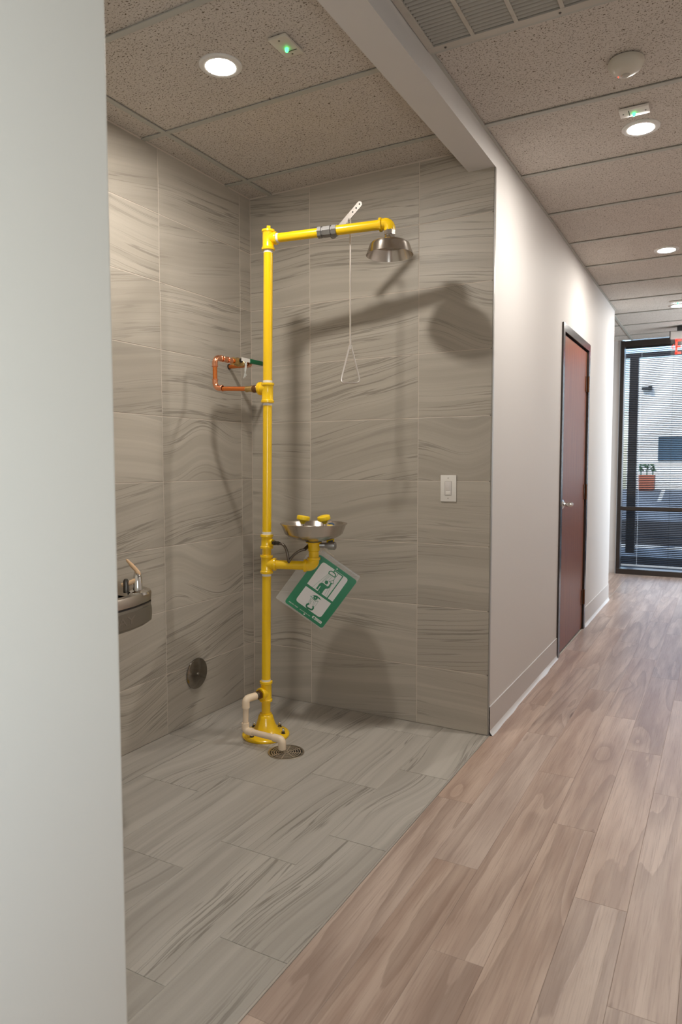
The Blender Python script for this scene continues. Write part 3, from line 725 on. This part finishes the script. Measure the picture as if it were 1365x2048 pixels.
pts = [fo + vr*x_ + Vector((0, 0, z_)) + bk*((z_-.905)*.55 - .0008) for x_, z_ in ((.019, .996), (.022, 1.002), (.018, 1.015), (.008, 1.021), (-.010, 1.019), (-.010, 1.012), (.007, 1.012), (.015, 1.006))]
obj('flag_edge', MB().prism(pts, bk*.0055), M_blue, pf, smooth=False)
# hose between the hose tee and the eyewash collar
zh = zt(1075.5); hs = pole(zh) + Vector((.036, -.0036, 0))
hn = obj('hose_fitting', MB().lathe([(.0085, 0), (.0085, .008), (.0105, .009), (.0105, .022), (.007, .023), (.0095, .026), (.0095, .040), (.0075, .041), (.0075, .048)], hs - Vector((.006, 0, 0)), (1, -.05, -.03), 6), M_nut, sh)
hp = [hs + Vector(q) for q in ((.040, -.002, -.002), (.058, -.003, -.006), (.074, -.004, -.022), (.083, -.004, -.048), (.086, -.003, -.072), (.087, .0, -.086))]
def smooth_path(P, k=5):
    out = []
    Q = [P[0]] + P + [P[-1]]
    for i in range(1, len(Q)-2):
        for j in range(k):
            t = j/k; a, b, c, d = Q[i-1], Q[i], Q[i+1], Q[i+2]
            out.append(.5*((2*b) + (c-a)*t + (2*a-5*b+4*c-d)*t*t + (3*b-a-3*c+d)*t**3))
    out.append(P[-1]); return out
hp2 = [hs + Vector(q) for q in ((.087, .0, -.086), (.094, .006, -.070), (.112, .014, -.048), (.134, .026, -.032), (.150, .040, -.028))]
obj('water_hose', MB().tube(smooth_path(hp) + smooth_path(hp2)[1:], .0062, 12), M_hose, sh)
obj('hose_nut', MB().cyl(hs + Vector((.148, .038, -.028)), BC + Vector((-.020, 0, .917)), .0085, 6), M_nut, sh)

# ------------------------------------------------------------------ copper supply line
cp = thing(empty('copper_water_line', (0, -.19, 1.80)), 'polished copper water line with a green-handled ball valve on the left tile wall', 'pipe')
Y0 = -.495; XC = .143; ZU = 1.803; YE = -.200
rc, rf = .0108, .0132
tx = pole(ZC).x - .046
obj('bushing', MB().lathe([(.0215, 0), (.0215, .010), (.0165, .012), (.0165, .018)], (tx+.006, Y0, ZC), (-1, 0, 0), 6), M_bronze, cp)
obj('bushing', MB().lathe([(.0165, 0), (.0185, .004), (.017, .012), (.0185, .020), (.0165, .026)], (tx-.008, Y0, ZC), (-1, 0, 0), 16), M_bronze, cp)
obj('male_adapter', MB().lathe([(.0155, 0), (.0155, .014), (.0135, .016), (.0135, .034), (.0142, .036), (.0142, .042)], (tx-.032, Y0, ZC+.002), (-1, 0, 0), 20), M_brass, cp)
obj('pipe', MB().cyl((tx-.068, Y0, ZC+.003), (XC+.035, Y0, ZC+.012), rc, 20), M_cop, cp)
ZL = ZC + .0135
def elbow(c, d1, d2, k=.030):
    c, d1, d2 = Vector(c), Vector(d1), Vector(d2); pts = [c - d1*(k+.016), c - d1*k]
    for i in range(1, 8):
        a = PI/2*i/8; pts.append(c - d1*k*(1-math.sin(a)) + d2*k*(1-math.cos(a)))
    pts += [c + d2*k, c + d2*(k+.016)]
    b = MB().tube(pts, rf, 18)
    for p, dd in ((pts[0], d1), (pts[-1], -d2)): b.lathe([(rf, 0), (rf+.0022, .001), (rf+.0022, .004), (rf, .006)], p, dd, 18)
    return b
obj('elbow', elbow((XC, Y0, ZL), (-1, 0, 0), (0, 0, 1)), M_copf, cp)
obj('pipe', MB().cyl((XC, Y0, ZL+.040), (XC, Y0, ZU-.042), rc, 20), M_cop, cp)
obj('elbow', elbow((XC, Y0, ZU-.006), (0, 0, 1), (0, 1, 0)), M_copf, cp)
ZU -= .006
obj('pipe', MB().cyl((XC, Y0+.04, ZU), (XC, YE-.03, ZU), rc, 20), M_cop, cp)
for y in (Y0+.068, Y0+.108): obj('coupling', MB().lathe([(rf, 0), (rf+.002, .002), (rf+.001, .006), (rf, .016), (rf+.001, .026), (rf+.002, .030), (rf, .032)], (XC, y-.010, ZU), (0, 1, 0), 18), M_copf, cp)
vy = -.335
vl = obj('ball_valve', MB().lathe([(.0150, 0), (.0195, .001), (.0195, .014), (.0165, .016), (.019, .024), (.023, .036), (.023, .050), (.019, .060), (.0165, .066), (.0195, .068), (.0195, .080), (.015, .081)], (XC, vy-.020, ZU), (0, 1, 0), 8), M_brass, cp, sharp=25)
obj('valve_stem', MB().lathe([(.0115, .010), (.0115, .024), (.0075, .025), (.0075, .036)], (XC, vy+.022, ZU), (1, -.15, .25), 8), M_nut, vl)
hb0 = Vector((XC+.036, vy+.018, ZU+.010))
b_ = MB(); b_.box((hb0.x-.002, hb0.y-.012, hb0.z-.009), (hb0.x+.001, hb0.y+.070, hb0.z+.009)); hd = obj('valve_handle', b_, M_white, vl, smooth=False)
obj('handle_grip', MB().box((hb0.x-.005, hb0.y+.056, hb0.z-.0125), (hb0.x+.004, hb0.y+.168, hb0.z+.0105)), M_greengrip, hd, bevel=.004)
obj('elbow', elbow((XC, YE, ZU), (0, 1, 0), (-1, 0, 0), .022), M_copf, cp)
obj('pipe', MB().cyl((XC-.03, YE, ZU), (-.002, YE, ZU), rc, 20), M_cop, cp)
obj('wall_clip', MB().lathe([(.0150, 0), (.0150, .003), (.0118, .005)], (.0005, YE, ZU), (1, 0, 0), 20), M_nut, cp)
tg = MB()
for q, (dx, dz) in enumerate(((-.004, -.085), (.010, -.078), (.003, -.070))):
    p0 = hb0 + Vector((.004, .004 + q*.006, -.008)); pts = []
    for i in range(7):
        t = i/6; pts.append(p0 + Vector((.004*math.sin(t*4+q), dx*t + .006*math.sin(t*3.2+q*1.5), dz*t)))
    vs = []; 
    for p in pts: vs += [p + Vector((0, -.0032, 0)), p + Vector((0, .0032, 0)), p + Vector((.0006, .0032, 0)), p + Vector((.0006, -.0032, 0))]
    fs = []
    for i in range(6):
        for j in range(4): fs.append((i*4+j, i*4+(j+1) % 4, i*4+4+(j+1) % 4, i*4+4+j))
    tg.add(vs, fs)
tag_ = thing(obj('paper_tag', tg, plain('curled_white_paper', (.72, .74, .70), .6)), 'curled white paper tag strips dangling from the green-handled copper valve', 'tag')

# ------------------------------------------------------------------ cream drain pipe and floor drain
pv_ = thing(empty('drain_pipe', (.60, -.63, .01)), 'cream plastic drain pipe elbowing from the yellow pole down over the floor drain', 'pipe')
zq = zt(1386); bd = Vector((-.10, -.49, 0)).normalized(); t0 = pole(zq) + bd*.040
obj('bushing', MB().lathe([(.0225, -.004), (.0225, .010), (.0185, .012)], t0, bd, 6), M_bronze, pv_)
obj('threaded_nipple', MB().lathe([(.0165, 0), (.0165, .012), (.0155, .013), (.0155, .020)], t0 + bd*.010, bd, 20), M_hose, pv_)
pe = Vector((.398, -.622, zq+.002)); pb = Vector((.396, -.624, .062)); pd = Vector((.602, -.631, .060))
rp, rq = .0130, .0174
def pelbow(c, a, b_, la, lb_, k=.017):
    c, a, b_ = Vector(c), Vector(a).normalized(), Vector(b_).normalized(); pts = [c + a*la, c + a*k]
    for i in range(1, 6):
        t = PI/2*i/6; pts.append(c + a*k*(1-math.sin(t)) + b_*k*(1-math.cos(t)))
    pts += [c + b_*k, c + b_*lb_]; return MB().tube(pts, rq, 22)
obj('elbow', pelbow(pe, t0 + bd*.028 - pe, (0, 0, -1), (t0 + bd*.028 - pe).length, .042), M_pvc, pv_)
obj('pipe', MB().cyl(pe + Vector((0, 0, -.03)), pb + Vector((0, 0, .03)), rp, 20), M_pvcp, pv_)
obj('elbow', pelbow(pb, (0, 0, 1), pd-pb, .036, .042), M_pvc, pv_)
obj('pipe', MB().cyl(pb + (pd-pb)*.15, pd - (pd-pb)*.15, rp+.0008, 20), M_pvcp, pv_)
obj('elbow', pelbow(pd, pb-pd, (0, 0, -1), .046, .044), M_pvc, pv_)
DC = Vector((.615, -.619, 0))
dn = thing(empty('floor_drain', DC), 'round metal floor drain grate under the cream pipe', 'drain')
obj('drain_rim', MB().lathe([(.073, .0002), (.0735, .003), (.080, .0028), (.082, .0005)], DC, (0, 0, 1), 56, caps=False), plain('worn_nickel', (.46, .40, .32), .38, metal=.9), dn)
obj('drain_well', MB().lathe([(.0735, .0006), (.001, .0006)], DC, (0, 0, 1), 48, caps=False), M_black, dn, smooth=False)
b_ = MB(); Mg = plain('grate_metal', (.66, .55, .42), .42, metal=.7)
for r in (.012, .0225, .033, .0435, .054, .0645): b_.lathe([(r-.0019, .001), (r-.0019, .0030), (r+.0019, .0030), (r+.0019, .001), (r-.0019, .001)], DC, (0, 0, 1), 44, caps=False)
for i in range(8):
    a = PI*2*i/8 + .3; d = Vector((math.cos(a), math.sin(a), 0)); n_ = Vector((-d.y, d.x, 0))
    b_.prism([DC + d*.004 - n_*.0018 + Vector((0, 0, .001)), DC + d*.072 - n_*.0018 + Vector((0, 0, .001)), DC + d*.072 + n_*.0018 + Vector((0, 0, .001)), DC + d*.004 + n_*.0018 + Vector((0, 0, .001))], (0, 0, .0021))
obj('grate', b_, Mg, dn, smooth=False)

# ------------------------------------------------------------------ hanging safety sign
sR = Vector((math.cos(.465), math.sin(.465), 0)); sN = Vector((math.sin(.465), -math.cos(.465), 0)); sU = (Vector((0, 0, 1)) + sN*-.07).normalized()
sN = sR.cross(sU)
SD = 3.30; SK = SD/(F_PX*7.583)
sc_px = (560 + 620/7.583, 1090 + 700/7.583)
SO = CAM + (cF + cR*((sc_px[0]-682.5)/F_PX) - cU*((sc_px[1]-1024)/F_PX))*SD
def sp3(x, y, d=0.0): return SO + sR*((x-620)*SK) - sU*((y-700)*SK) + sN*d
sg = thing(empty('safety_sign', sp3(620, 700)), 'green and white shower and eyewash sign in a clear sleeve hanging askew under the bowl', 'sign')
def rounded(P, rads, k=6):
    out = []; n = len(P)
    for i in range(n):
        p = Vector(P[i]).to_2d(); a = Vector(P[i-1]).to_2d(); b = Vector(P[(i+1) % n]).to_2d(); r = rads[i]
        if r <= 0: out.append((p.x, p.y)); continue
        u = (a-p).normalized(); w = (b-p).normalized()
        for j in range(k+1):
            t = j/k; q = p + u*r*(1-t)**2 + w*r*t**2; out.append((q.x, q.y))
    return out
def shape(mb, P, d, th=.0003): mb.prism([sp3(x, y, d) for x, y in P], sN*th)
def stroke(mb, P, w, d, th=.0003):
    for (x0, y0), (x1, y1) in zip(P, P[1:]):
        v = Vector((x1-x0, y1-y0)); l = v.length
        if l < 1e-6: continue
        v /= l; n = Vector((-v.y, v.x))*w/2; e = v*w*.25
        mb.prism([sp3(x0-e.x+n.x, y0-e.y+n.y, d), sp3(x1+e.x+n.x, y1+e.y+n.y, d), sp3(x1+e.x-n.x, y1+e.y-n.y, d), sp3(x0-e.x-n.x, y0-e.y-n.y, d)], sN*th)
def disc(mb, x, y, r, d, th=.0003): shape(mb, [(x + r*math.cos(2*PI*i/24), y + r*math.sin(2*PI*i/24)) for i in range(24)], d, th)
b_ = MB(); shape(b_, rounded([(68, 865), (640, 1268), (1178, 545), (603, 139)], [45]*4), -.0012, .0012); obj('sign_plate', b_, M_sgreen, sg, smooth=False)
b_ = MB(); shape(b_, rounded([(415, 585), (800, 858), (1045, 520), (655, 250)], [6, 6, 50, 50]), .0002); obj('white_panel', b_, M_swhite, sg, smooth=False)
b_ = MB(); shape(b_, rounded([(395, 622), (235, 840), (615, 1108), (778, 885)], [6, 50, 50, 6]), .0002); obj('white_panel', b_, M_swhite, sg, smooth=False)
b_ = MB()
stroke(b_, [(745, 425), (752, 402), (780, 395), (815, 412), (842, 440), (846, 468), (826, 490)], 15, .0006); stroke(b_, [(740, 428), (830, 488)], 13, .00065)
stroke(b_, [(818, 415), (835, 386)], 16, .0006); stroke(b_, [(830, 384), (962, 478)], 16, .0006); stroke(b_, [(958, 476), (724, 800)], 16, .00062)
stroke(b_, [(888, 436), (818, 530)], 7, .0006); stroke(b_, [(820, 534), (752, 556), (808, 592), (820, 534)], 8, .00062)
disc(b_, 708, 566, 28, .0006)
shape(b_, [(596, 600), (612, 580), (640, 572), (664, 580), (722, 628), (742, 618), (772, 570), (790, 584), (752, 652), (726, 662), (692, 664), (668, 690), (630, 742), (572, 700), (622, 622), (612, 618)], .0006)
stroke(b_, [(612, 592), (566, 662)], 26, .00063)
for a, b in (((745, 432), (492, 640)), ((752, 438), (540, 668)), ((766, 448), (640, 572)), ((782, 458), (690, 540)), ((800, 470), (735, 550)), ((768, 606), (678, 754)), ((786, 596), (708, 782)), ((712, 600), (640, 735))): stroke(b_, [a, b], 3, .0005)
obj('shower_symbol', b_, M_sgreen, sg, smooth=False)
b_ = MB()
shape(b_, [(490, 766), (520, 760), (560, 766), (600, 795), (630, 838), (596, 820), (560, 786), (520, 772)], .0006)
disc(b_, 543, 800, 34, .0006); stroke(b_, [(464, 775), (484, 784), (506, 822), (540, 848), (582, 852)], 8, .0006)
for a, b in (((476, 800), (428, 888)), ((486, 815), (446, 886)), ((470, 800), (470, 900)), ((520, 845), (492, 935)), ((545, 852), (500, 938)), ((585, 858), (530, 935)), ((500, 835), (450, 900))): stroke(b_, [a, b], 3, .0005)
stroke(b_, [(440, 892), (412, 902), (402, 925), (412, 948), (440, 962), (470, 980), (490, 980), (506, 962), (508, 935)], 25, .0006); stroke(b_, [(432, 955), (418, 985)], 22, .0006)
obj('eyewash_symbol', b_, M_sgreen, sg, smooth=False)
b_ = MB(); disc(b_, 540, 800, 8, .0010); disc(b_, 870, 365, 11, .0003); disc(b_, 370, 1050, 11, .0003); disc(b_, 600, 712, 5, .0010)
obj('white_dots', b_, M_swhite, sg, smooth=False)
b_ = MB(); shape(b_, rounded([(483, 1098), (623, 1200), (645, 1168), (506, 1068)], [16]*4), .0002); obj('logo_panel', b_, M_swhite, sg, smooth=False)
def sign_text(body, x, y, h, m, name, wd):
    tb = text_mesh(body, 1.0, 0)
    xs = [v.x for v in tb.v]; ys = [v.y for v in tb.v]; w0 = max(xs)-min(xs); h0 = max(ys)-min(ys)
    cx, cy = (max(xs)+min(xs))/2, (max(ys)+min(ys))/2
    u = Vector((572, 403)).normalized(); n = Vector((u.y, -u.x))
    b = MB(); b.add([sp3(x + u.x*(v.x-cx)/w0*wd + n.x*(v.y-cy)/h0*h, y + u.y*(v.x-cx)/w0*wd + n.y*(v.y-cy)/h0*h, .0008) for v in tb.v], tb.f)
    obj(name, b, m, sg, smooth=False)
sign_text('800-591-9360', 205, 902, 17, M_swhite, 'phone_lettering', 165)
sign_text('acornsafety.com', 380, 1026, 20, M_swhite, 'web_lettering', 190)
sign_text('ACORN', 578, 1144, 26, M_sgreen, 'logo_lettering', 100); 
b_ = MB(); b_.add([sp3(522 + 14*math.cos(2*PI*i/16), 1106 + 14*math.sin(2*PI*i/16), .0006) for i in range(16)], [tuple(range(16))]); obj('logo_ring', b_, M_sgreen, sg, smooth=False)
b_ = MB(); shape(b_, [(-69, 804), (635, 1289), (1221, 488), (517, 3)], -.0028, .0004); obj('clear_sleeve', b_, M_sleeve, sg, smooth=False)
b_ = MB(); shape(b_, [(-69, 804), (635, 1289), (1221, 488), (517, 3)], .0020, .0003); obj('sleeve_front', b_, clear('clear_front', .012), sg, smooth=False)
b_ = MB(); stroke(b_, [(540, 22), (1205, 480)], 26, -.0022, .0002); obj('sleeve_seal', b_, clear('clear_seal', .35), sg, smooth=False)
b_ = MB(); b_.tube([sp3(640, 60, .012), sp3(660, 45, .02), sp3(668, 52, .024), sp3(740, 105, .02), sp3(825, 172, .012)], .0012, 8); b_.tube([sp3(662, 50, .02), sp3(640, 75, .012), sp3(622, 105, .004)], .0010, 8)
obj('hanging_cord', b_, plain('pale_cord_sign', (.62, .54, .42), .6), sg)

# ------------------------------------------------------------------ drinking fountain
fy = -1.56; fn = thing(empty('drinking_fountain', (0, fy, .70)), 'wall-hung stainless drinking fountain half hidden by the near wall', 'fountain')
half = [(.012, .362), (.20, .322), (.36, .284), (.44, .268), (.485, .250), (.515, .222), (.534, .180), (.556, .100), (.566, .0)]
outl = [(x, y) for x, y in half] + [(x, -y) for x, y in half[-2::-1]]
def ring(s, z, dx=0.0, inset=0.0):
    out = []
    for x, y in outl:
        k = math.hypot(x-.25, y) or 1
        out.append(Vector((max(.012, x*s - inset*(x-.25)/k + dx), fy + y*s - inset*y/k, z)))
    return out
def loft(rings, cap0=True, cap1=True):
    b = MB(); n = len(rings[0]); vs = [p for r in rings for p in r]; fs = []
    for k in range(len(rings)-1):
        for i in range(n): fs.append((k*n+i, k*n+(i+1) % n, (k+1)*n+(i+1) % n, (k+1)*n+i))
    if cap0: fs.append(tuple(range(n-1, -1, -1)))
    if cap1: fs.append(tuple(range((len(rings)-1)*n, len(rings)*n)))
    return b.add(vs, fs)
ft = .838
bas = obj('basin', loft([ring(1, ft-.034), ring(1, ft-.006, 0, -.002), ring(1, ft, 0, .003), ring(1, ft, 0, .030), ring(1, ft-.010, 0, .042), ring(1, ft-.050, 0, .075), ring(1, ft-.064, 0, .14)]), M_basin, fn, sharp=50)
obj('front_panel', loft([ring(1, ft-.128, 0, .045), ring(1, ft-.118, 0, .016), ring(1, ft-.108, 0, .003), ring(1, ft-.042, 0, 0), ring(1, ft-.034, 0, .006)]), M_basind, fn, sharp=50)
obj('support_body', loft([[Vector((max(.002, p.x*.22), fy + (p.y-fy)*.74, .42)) for p in ring(1, 0)], [Vector((max(.002, p.x*.62), fy + (p.y-fy)*.985, ft-.118)) for p in ring(1, 0)]]), plain('tan_steel', (.52, .42, .30), .4, metal=.5), fn)
# raised frame on the front and embossed lettering follow the bowed front
fpts = [Vector((x, fy+y)) for x, y in outl[3:-3]]
fl_s = [0.0]
for p, q in zip(fpts, fpts[1:]): fl_s.append(fl_s[-1] + (q-p).length)
def fp(t, z, d=0.0):
    """t metres along the bowed front from its far corner"""
    t = min(max(t, 0), fl_s[-1]-1e-5)
    for i in range(len(fpts)-1):
        if fl_s[i] <= t <= fl_s[i+1]:
            u = (fpts[i+1]-fpts[i]).normalized(); p = fpts[i] + u*(t-fl_s[i]); n = Vector((-u.y, u.x)); n = n if n.x > 0 else -n
            return Vector((p.x + n.x*d, p.y + n.y*d, z))
def band(t0, t1, z0, z1, d0, d1, n=22, r=.018):
    b = MB(); vs = []; fs = []
    for i in range(n+1):
        t = t0 + (t1-t0)*i/n; e = min(t-t0, t1-t); c = 0 if e >= r else r - math.sqrt(max(0, r*r-(r-e)**2))
        for z, d in ((z0+c, d0), (z0+c, d1), (z1-c, d1), (z1-c, d0)): vs.append(fp(t, z, d))
    for i in range(n):
        for j in range(4): fs.append((i*4+j, i*4+(j+1) % 4, i*4+4+(j+1) % 4, i*4+4+j))
    fs += [(0, 1, 2, 3), (n*4+3, n*4+2, n*4+1, n*4)]
    return b.add(vs, fs)
obj('raised_nameplate', band(.075, fl_s[-1]-.075, ft-.104, ft-.050, -.002, .0035), M_basind, fn, sharp=30)
obj('seam', band(.0, fl_s[-1], ft-.0405, ft-.0355, -.004, .0008, r=.001), M_black, fn, smooth=False)
tb = text_mesh('ELKAY', .046, .0007); xs = [v.x for v in tb.v]; wd = max(xs)-min(xs)
b_ = MB(); b_.add([fp(fl_s[-1]/2 - v.x*1.5, ft-.078+v.y*.85, .0040+v.z) for v in tb.v], tb.f); obj('embossed_lettering', b_, plain('embossed_steel', (.26, .232, .19), .4, metal=.6), fn, smooth=False)
bbp = Vector((.505, -1.392, ft-.002))
bub = obj('bubbler', MB().lathe([(.040, -.004), (.036, .004), (.024, .009), (.020, .011)], bbp, (0, 0, 1), 28), M_chrome, fn)
obj('spout', MB().tube([bbp + Vector(q) for q in ((0, 0, .008), (0, 0, .045), (-.004, .004, .060), (-.012, .010, .068))], [.017, .0155, .0135, .010], 20), M_chrome, bub)
obj('button', MB().lathe([(.010, 0), (.010, .040), (.006, .047), (.001, .049)], bbp + Vector((-.020, -.034, .004)), (0, 0, 1), 18), M_nut, bub)
gp = [bbp + Vector(q) for q in ((-.034, -.040, .030), (-.020, -.030, .034), (-.002, -.010, .044), (.001, .004, .060), (-.004, .002, .076), (-.014, -.006, .092), (-.034, -.017, .118))]
obj('mouth_guard', MB().tube(smooth_path(gp, 4), [.007]*4 + [.0085]*12 + [.007]*6 + [.005]*2 + [.002], 14), M_tan, bub)

# ------------------------------------------------------------------ cover plate, switch
cv = thing(empty('cover_plate', (0, -.495, .24)), 'round polished steel cover plate low on the left tile wall', 'plate')
obj('disc_cover', MB().lathe([(.076, .0005), (.0775, .003), (.0765, .006), (.072, .0085), (.001, .0100)], (0, -.495, .24), (1, 0, 0), 56), plain('mirror_steel', (.30, .275, .24), .10, metal=1), cv)
obj('screw', MB().lathe([(.007, .0095), (.006, .0125), (.001, .0130)], (0, -.495, .24), (1, 0, 0), 20), M_chrome, cv)
sx0, sx1, sz0, sz1 = 1.1055, 1.1845, 1.107, 1.2335
sm = (sx0+sx1)/2; smz = (sz0+sz1)/2
swt = thing(empty('light_switch', (sm, 0, smz)), 'white wall switch plate with rocker dimmer on the back tile wall', 'switch')
obj('wall_plate', MB().box((sx0, -.0065, sz0), (sx1, -.0004, sz1)), M_white, swt, bevel=.0025)
obj('rocker_frame', MB().box((sm-.0170, -.0075, smz-.0335), (sm+.0170, -.006, smz+.0335)), plain('switch_gap', (.36, .32, .30), .5), swt, smooth=False)
obj('rocker', MB().box((sm-.0155, -.0090, smz-.0325), (sm+.0155, -.006, smz+.0322)), M_white2, swt, bevel=.001)
obj('paddle', MB().box((sm-.0110, -.0108, smz-.0105), (sm+.0105, -.008, smz+.0310)), M_white2, swt, bevel=.001)
obj('slider', MB().box((sm-.0110, -.0104, smz-.0310), (sm+.0105, -.008, smz-.0130)), M_white, swt, bevel=.001)
for dz in (.049, -.0475): obj('screw', MB().lathe([(.0030, .006), (.0026, .0075)], (sm-.001, 0, smz+dz), (0, -1, 0), 12), plain('screw_grey', (.5, .46, .42), .4, metal=.5), swt)

# ------------------------------------------------------------------ ceiling things
def downlight(x, y, label):
    t = thing(empty('downlight', (x, y, H)), label, 'ceiling light', 'round recessed downlights')
    obj('trim_ring', MB().lathe([(.0775, .0000), (.0772, -.0040), (.0740, -.0072), (.0700, -.0082), (.0560, -.0082), (.0535, -.0076), (.0533, -.0050)], (x, y, H+.0075), (0, 0, 1), 48, caps=False), plain('white_trim', (.70, .68, .65), .4), t)
    obj('lens', MB().lathe([(.0534, -.0066), (.0001, -.0064)], (x, y, H+.0075), (0, 0, 1), 40, caps=False), M_lens, t, smooth=False)
downlight(.661, -1.088, 'lit round recessed downlight in the alcove ceiling beside the green indicator')
downlight(1.941, .148, 'lit round recessed downlight in the corridor, nearest the smoke detector')
downlight(1.912, 2.080, 'second lit downlight along the corridor ceiling, halfway to the window')
downlight(1.885, 3.950, 'farthest lit downlight along the corridor, beside a small green indicator')
def indicator(cx, cy, wx, wy, lx, ly, label, slot):
    t = thing(empty('indicator_plate', (cx, cy, H)), label, 'indicator', 'ceiling plates with a green light')
    z0 = H + .003
    obj('plate', MB().box((cx-wx/2, cy-wy/2, z0-.010), (cx+wx/2, cy+wy/2, z0)), M_white if wx > wy else M_offw, t, bevel=.002)
    obj('green_lamp', MB().lathe([(.0065, 0), (.0065, -.008), (.0045, -.012), (.001, -.0132)], (cx+lx, cy+ly, z0-.010), (0, 0, 1), 16), M_led, t)
    b = MB(); b.box(slot[0], slot[1]); obj('slot', b, M_black, t, smooth=False)
    d = Vector((.042, 0, 0)) if wx > wy else Vector((0, .042, 0))
    for s in (-1, 1): obj('screw', MB().lathe([(.0034, -.0098), (.0030, -.0112)], Vector((cx, cy, z0)) + d*s, (0, 0, 1), 10), M_nut, t)
indicator(.940, -1.087, .070, .116, 0, .006, 'beige ceiling plate with a green light beside the alcove downlight', ((.925, -1.064, H-.0078), (.968, -1.061, H-.0072)))
indicator(1.935, -.035, .112, .068, -.002, .006, 'white ceiling plate with a green light next to the nearest corridor downlight', ((1.914, -.06, H-.0078), (1.917, -.012, H-.0072)))
indicator(1.893, 3.755, .112, .068, -.002, .006, 'white ceiling plate with a green light by the farthest downlight', ((1.872, 3.73, H-.0078), (1.875, 3.78, H-.0072)))
sd = thing(empty('smoke_detector', (1.948, -.420, H)), 'round off-white ceiling sensor with a tiny red light in the corridor', 'detector')
obj('detector_body', MB().lathe([(.0600, .003), (.0615, -.004), (.0600, -.012), (.052, -.026), (.038, -.036), (.020, -.040), (.0005, -.041)], (1.948, -.420, H), (0, 0, 1), 48), M_offw, sd)
obj('sensor_lens', MB().lathe([(.0155, -.0385), (.0135, -.045), (.006, -.0495), (.0005, -.050)], (1.946, -.412, H), (0, 0, 1), 28), plain('frosted_lens', (.50, .46, .40), .2), sd)
obj('red_lamp', MB().lathe([(.0016, -.037), (.0010, -.0405)], (1.921, -.405, H), (0, 0, 1), 10), M_redled, sd)
# return-air grille
gx0, gx1, gy0, gy1 = X1+.003, 1.985, -1.405, -.812
rg = thing(empty('air_grille', ((gx0+gx1)/2, (gy0+gy1)/2, H)), 'beige louvred return-air grille in the corridor ceiling beside the beam', 'vent')
b_ = MB(); b_.box((gx0, gy1-.030, H-.006), (gx1, gy1, H+.002)); b_.box((gx0, gy0, H-.006), (gx1, gy0+.03, H+.002)); b_.box((gx0, gy0+.03, H-.006), (gx0+.026, gy1-.03, H+.002)); b_.box((gx1-.026, gy0+.03, H-.006), (gx1, gy1-.03, H+.002))
obj('grille_frame', b_, M_vent, rg, smooth=False, bevel=.001)
obj('duct', MB().box((gx0+.01, gy0+.01, H+.028), (gx1-.01, gy1-.01, H+.032)), M_dark, rg, smooth=False)
cw = .1315; xs = [gx0+.026 + (cw+.0135)*k for k in range(5)]
for k in range(1, 4): obj('divider', MB().box((xs[k]-.0135, gy0+.03, H-.005), (xs[k], gy1-.03, H+.010)), M_vent, rg, smooth=False)
blade = None; nb = 28; pit = (gy1-gy0-.066)/nb
for k in range(4):
    xa = xs[k]; xb = min(xs[k]+cw, gx1-.026)
    for i in range(nb):
        y = gy1-.033-pit*(i+.5)
        if blade is None:
            blade = obj('louver', MB().prism([(xa, y+.0040, H-.003), (xa, y-.0020, H+.010), (xa, y-.0030, H+.0094), (xa, y+.0026, H-.0036)], (xb-xa, 0, 0)), M_vent, rg, smooth=False, origin=((xa+xb)/2, y, H))
        else: link('louver', blade.data, ((xa+xb)/2, y, H), rg)
for x in (1.418, 1.80): obj('latch_screw', MB().lathe([(.0045, -.006), (.0035, -.0085)], (x, gy1-.012, H), (0, 0, 1), 12), M_nut, rg)

# ------------------------------------------------------------------ exit sign
ex = thing(empty('exit_sign', (1.92, 5.0, H)), 'edge-lit exit sign with red letters hanging in front of the far window', 'sign')
EY = 5.0
obj('canopy', MB().box((1.82, EY-.05, 2.664), (2.06, EY+.05, H)), M_black, ex, smooth=False)
obj('housing', MB().box((1.758, EY-.028, 2.587), (2.14, EY+.028, 2.664)), plain('pale_housing', (.62, .57, .53), .45), ex, smooth=False, bevel=.003)
obj('end_cap', MB().box((1.750, EY-.029, 2.584), (1.758, EY+.029, 2.668)), M_black, ex, smooth=False)
obj('clear_panel', MB().box((1.762, EY-.004, 2.400), (2.136, EY+.004, 2.587)), M_acryl, ex, smooth=False)
def glyph(name, parts):
    b = MB()
    for P in parts: b.prism([(x, EY-.0075, z) for x, z in P], (0, .003, 0))
    obj(name, b, M_exit, ex, smooth=False)
def rect(x0, z0, x1, z1): return [(x0, z0), (x1, z0), (x1, z1), (x0, z1)]
zb_, zt_ = 2.432, 2.582; zm = (zb_+zt_)/2; s = .020
glyph('letter_e', [rect(1.806, zb_, 1.806+s, zt_), rect(1.806, zb_, 1.862, zb_+s), rect(1.806, zt_-s, 1.862, zt_), rect(1.806, zm-s/2, 1.856, zm+s/2)])
glyph('letter_x', [[(1.878, zb_), (1.902, zb_), (1.948, zt_), (1.924, zt_)], [(1.878, zt_), (1.902, zt_), (1.948, zb_), (1.924, zb_)]])
glyph('letter_i', [rect(1.966, zb_, 1.966+s, zt_)])
glyph('letter_t', [rect(2.002, zt_-s, 2.066, zt_), rect(2.024, zb_, 2.044, zt_)])
glyph('arrow', [[(1.764, zm), (1.788, zm+.024), (1.797, zm+.024), (1.775, zm)], [(1.764, zm), (1.775, zm), (1.797, zm-.024), (1.788, zm-.024)]])
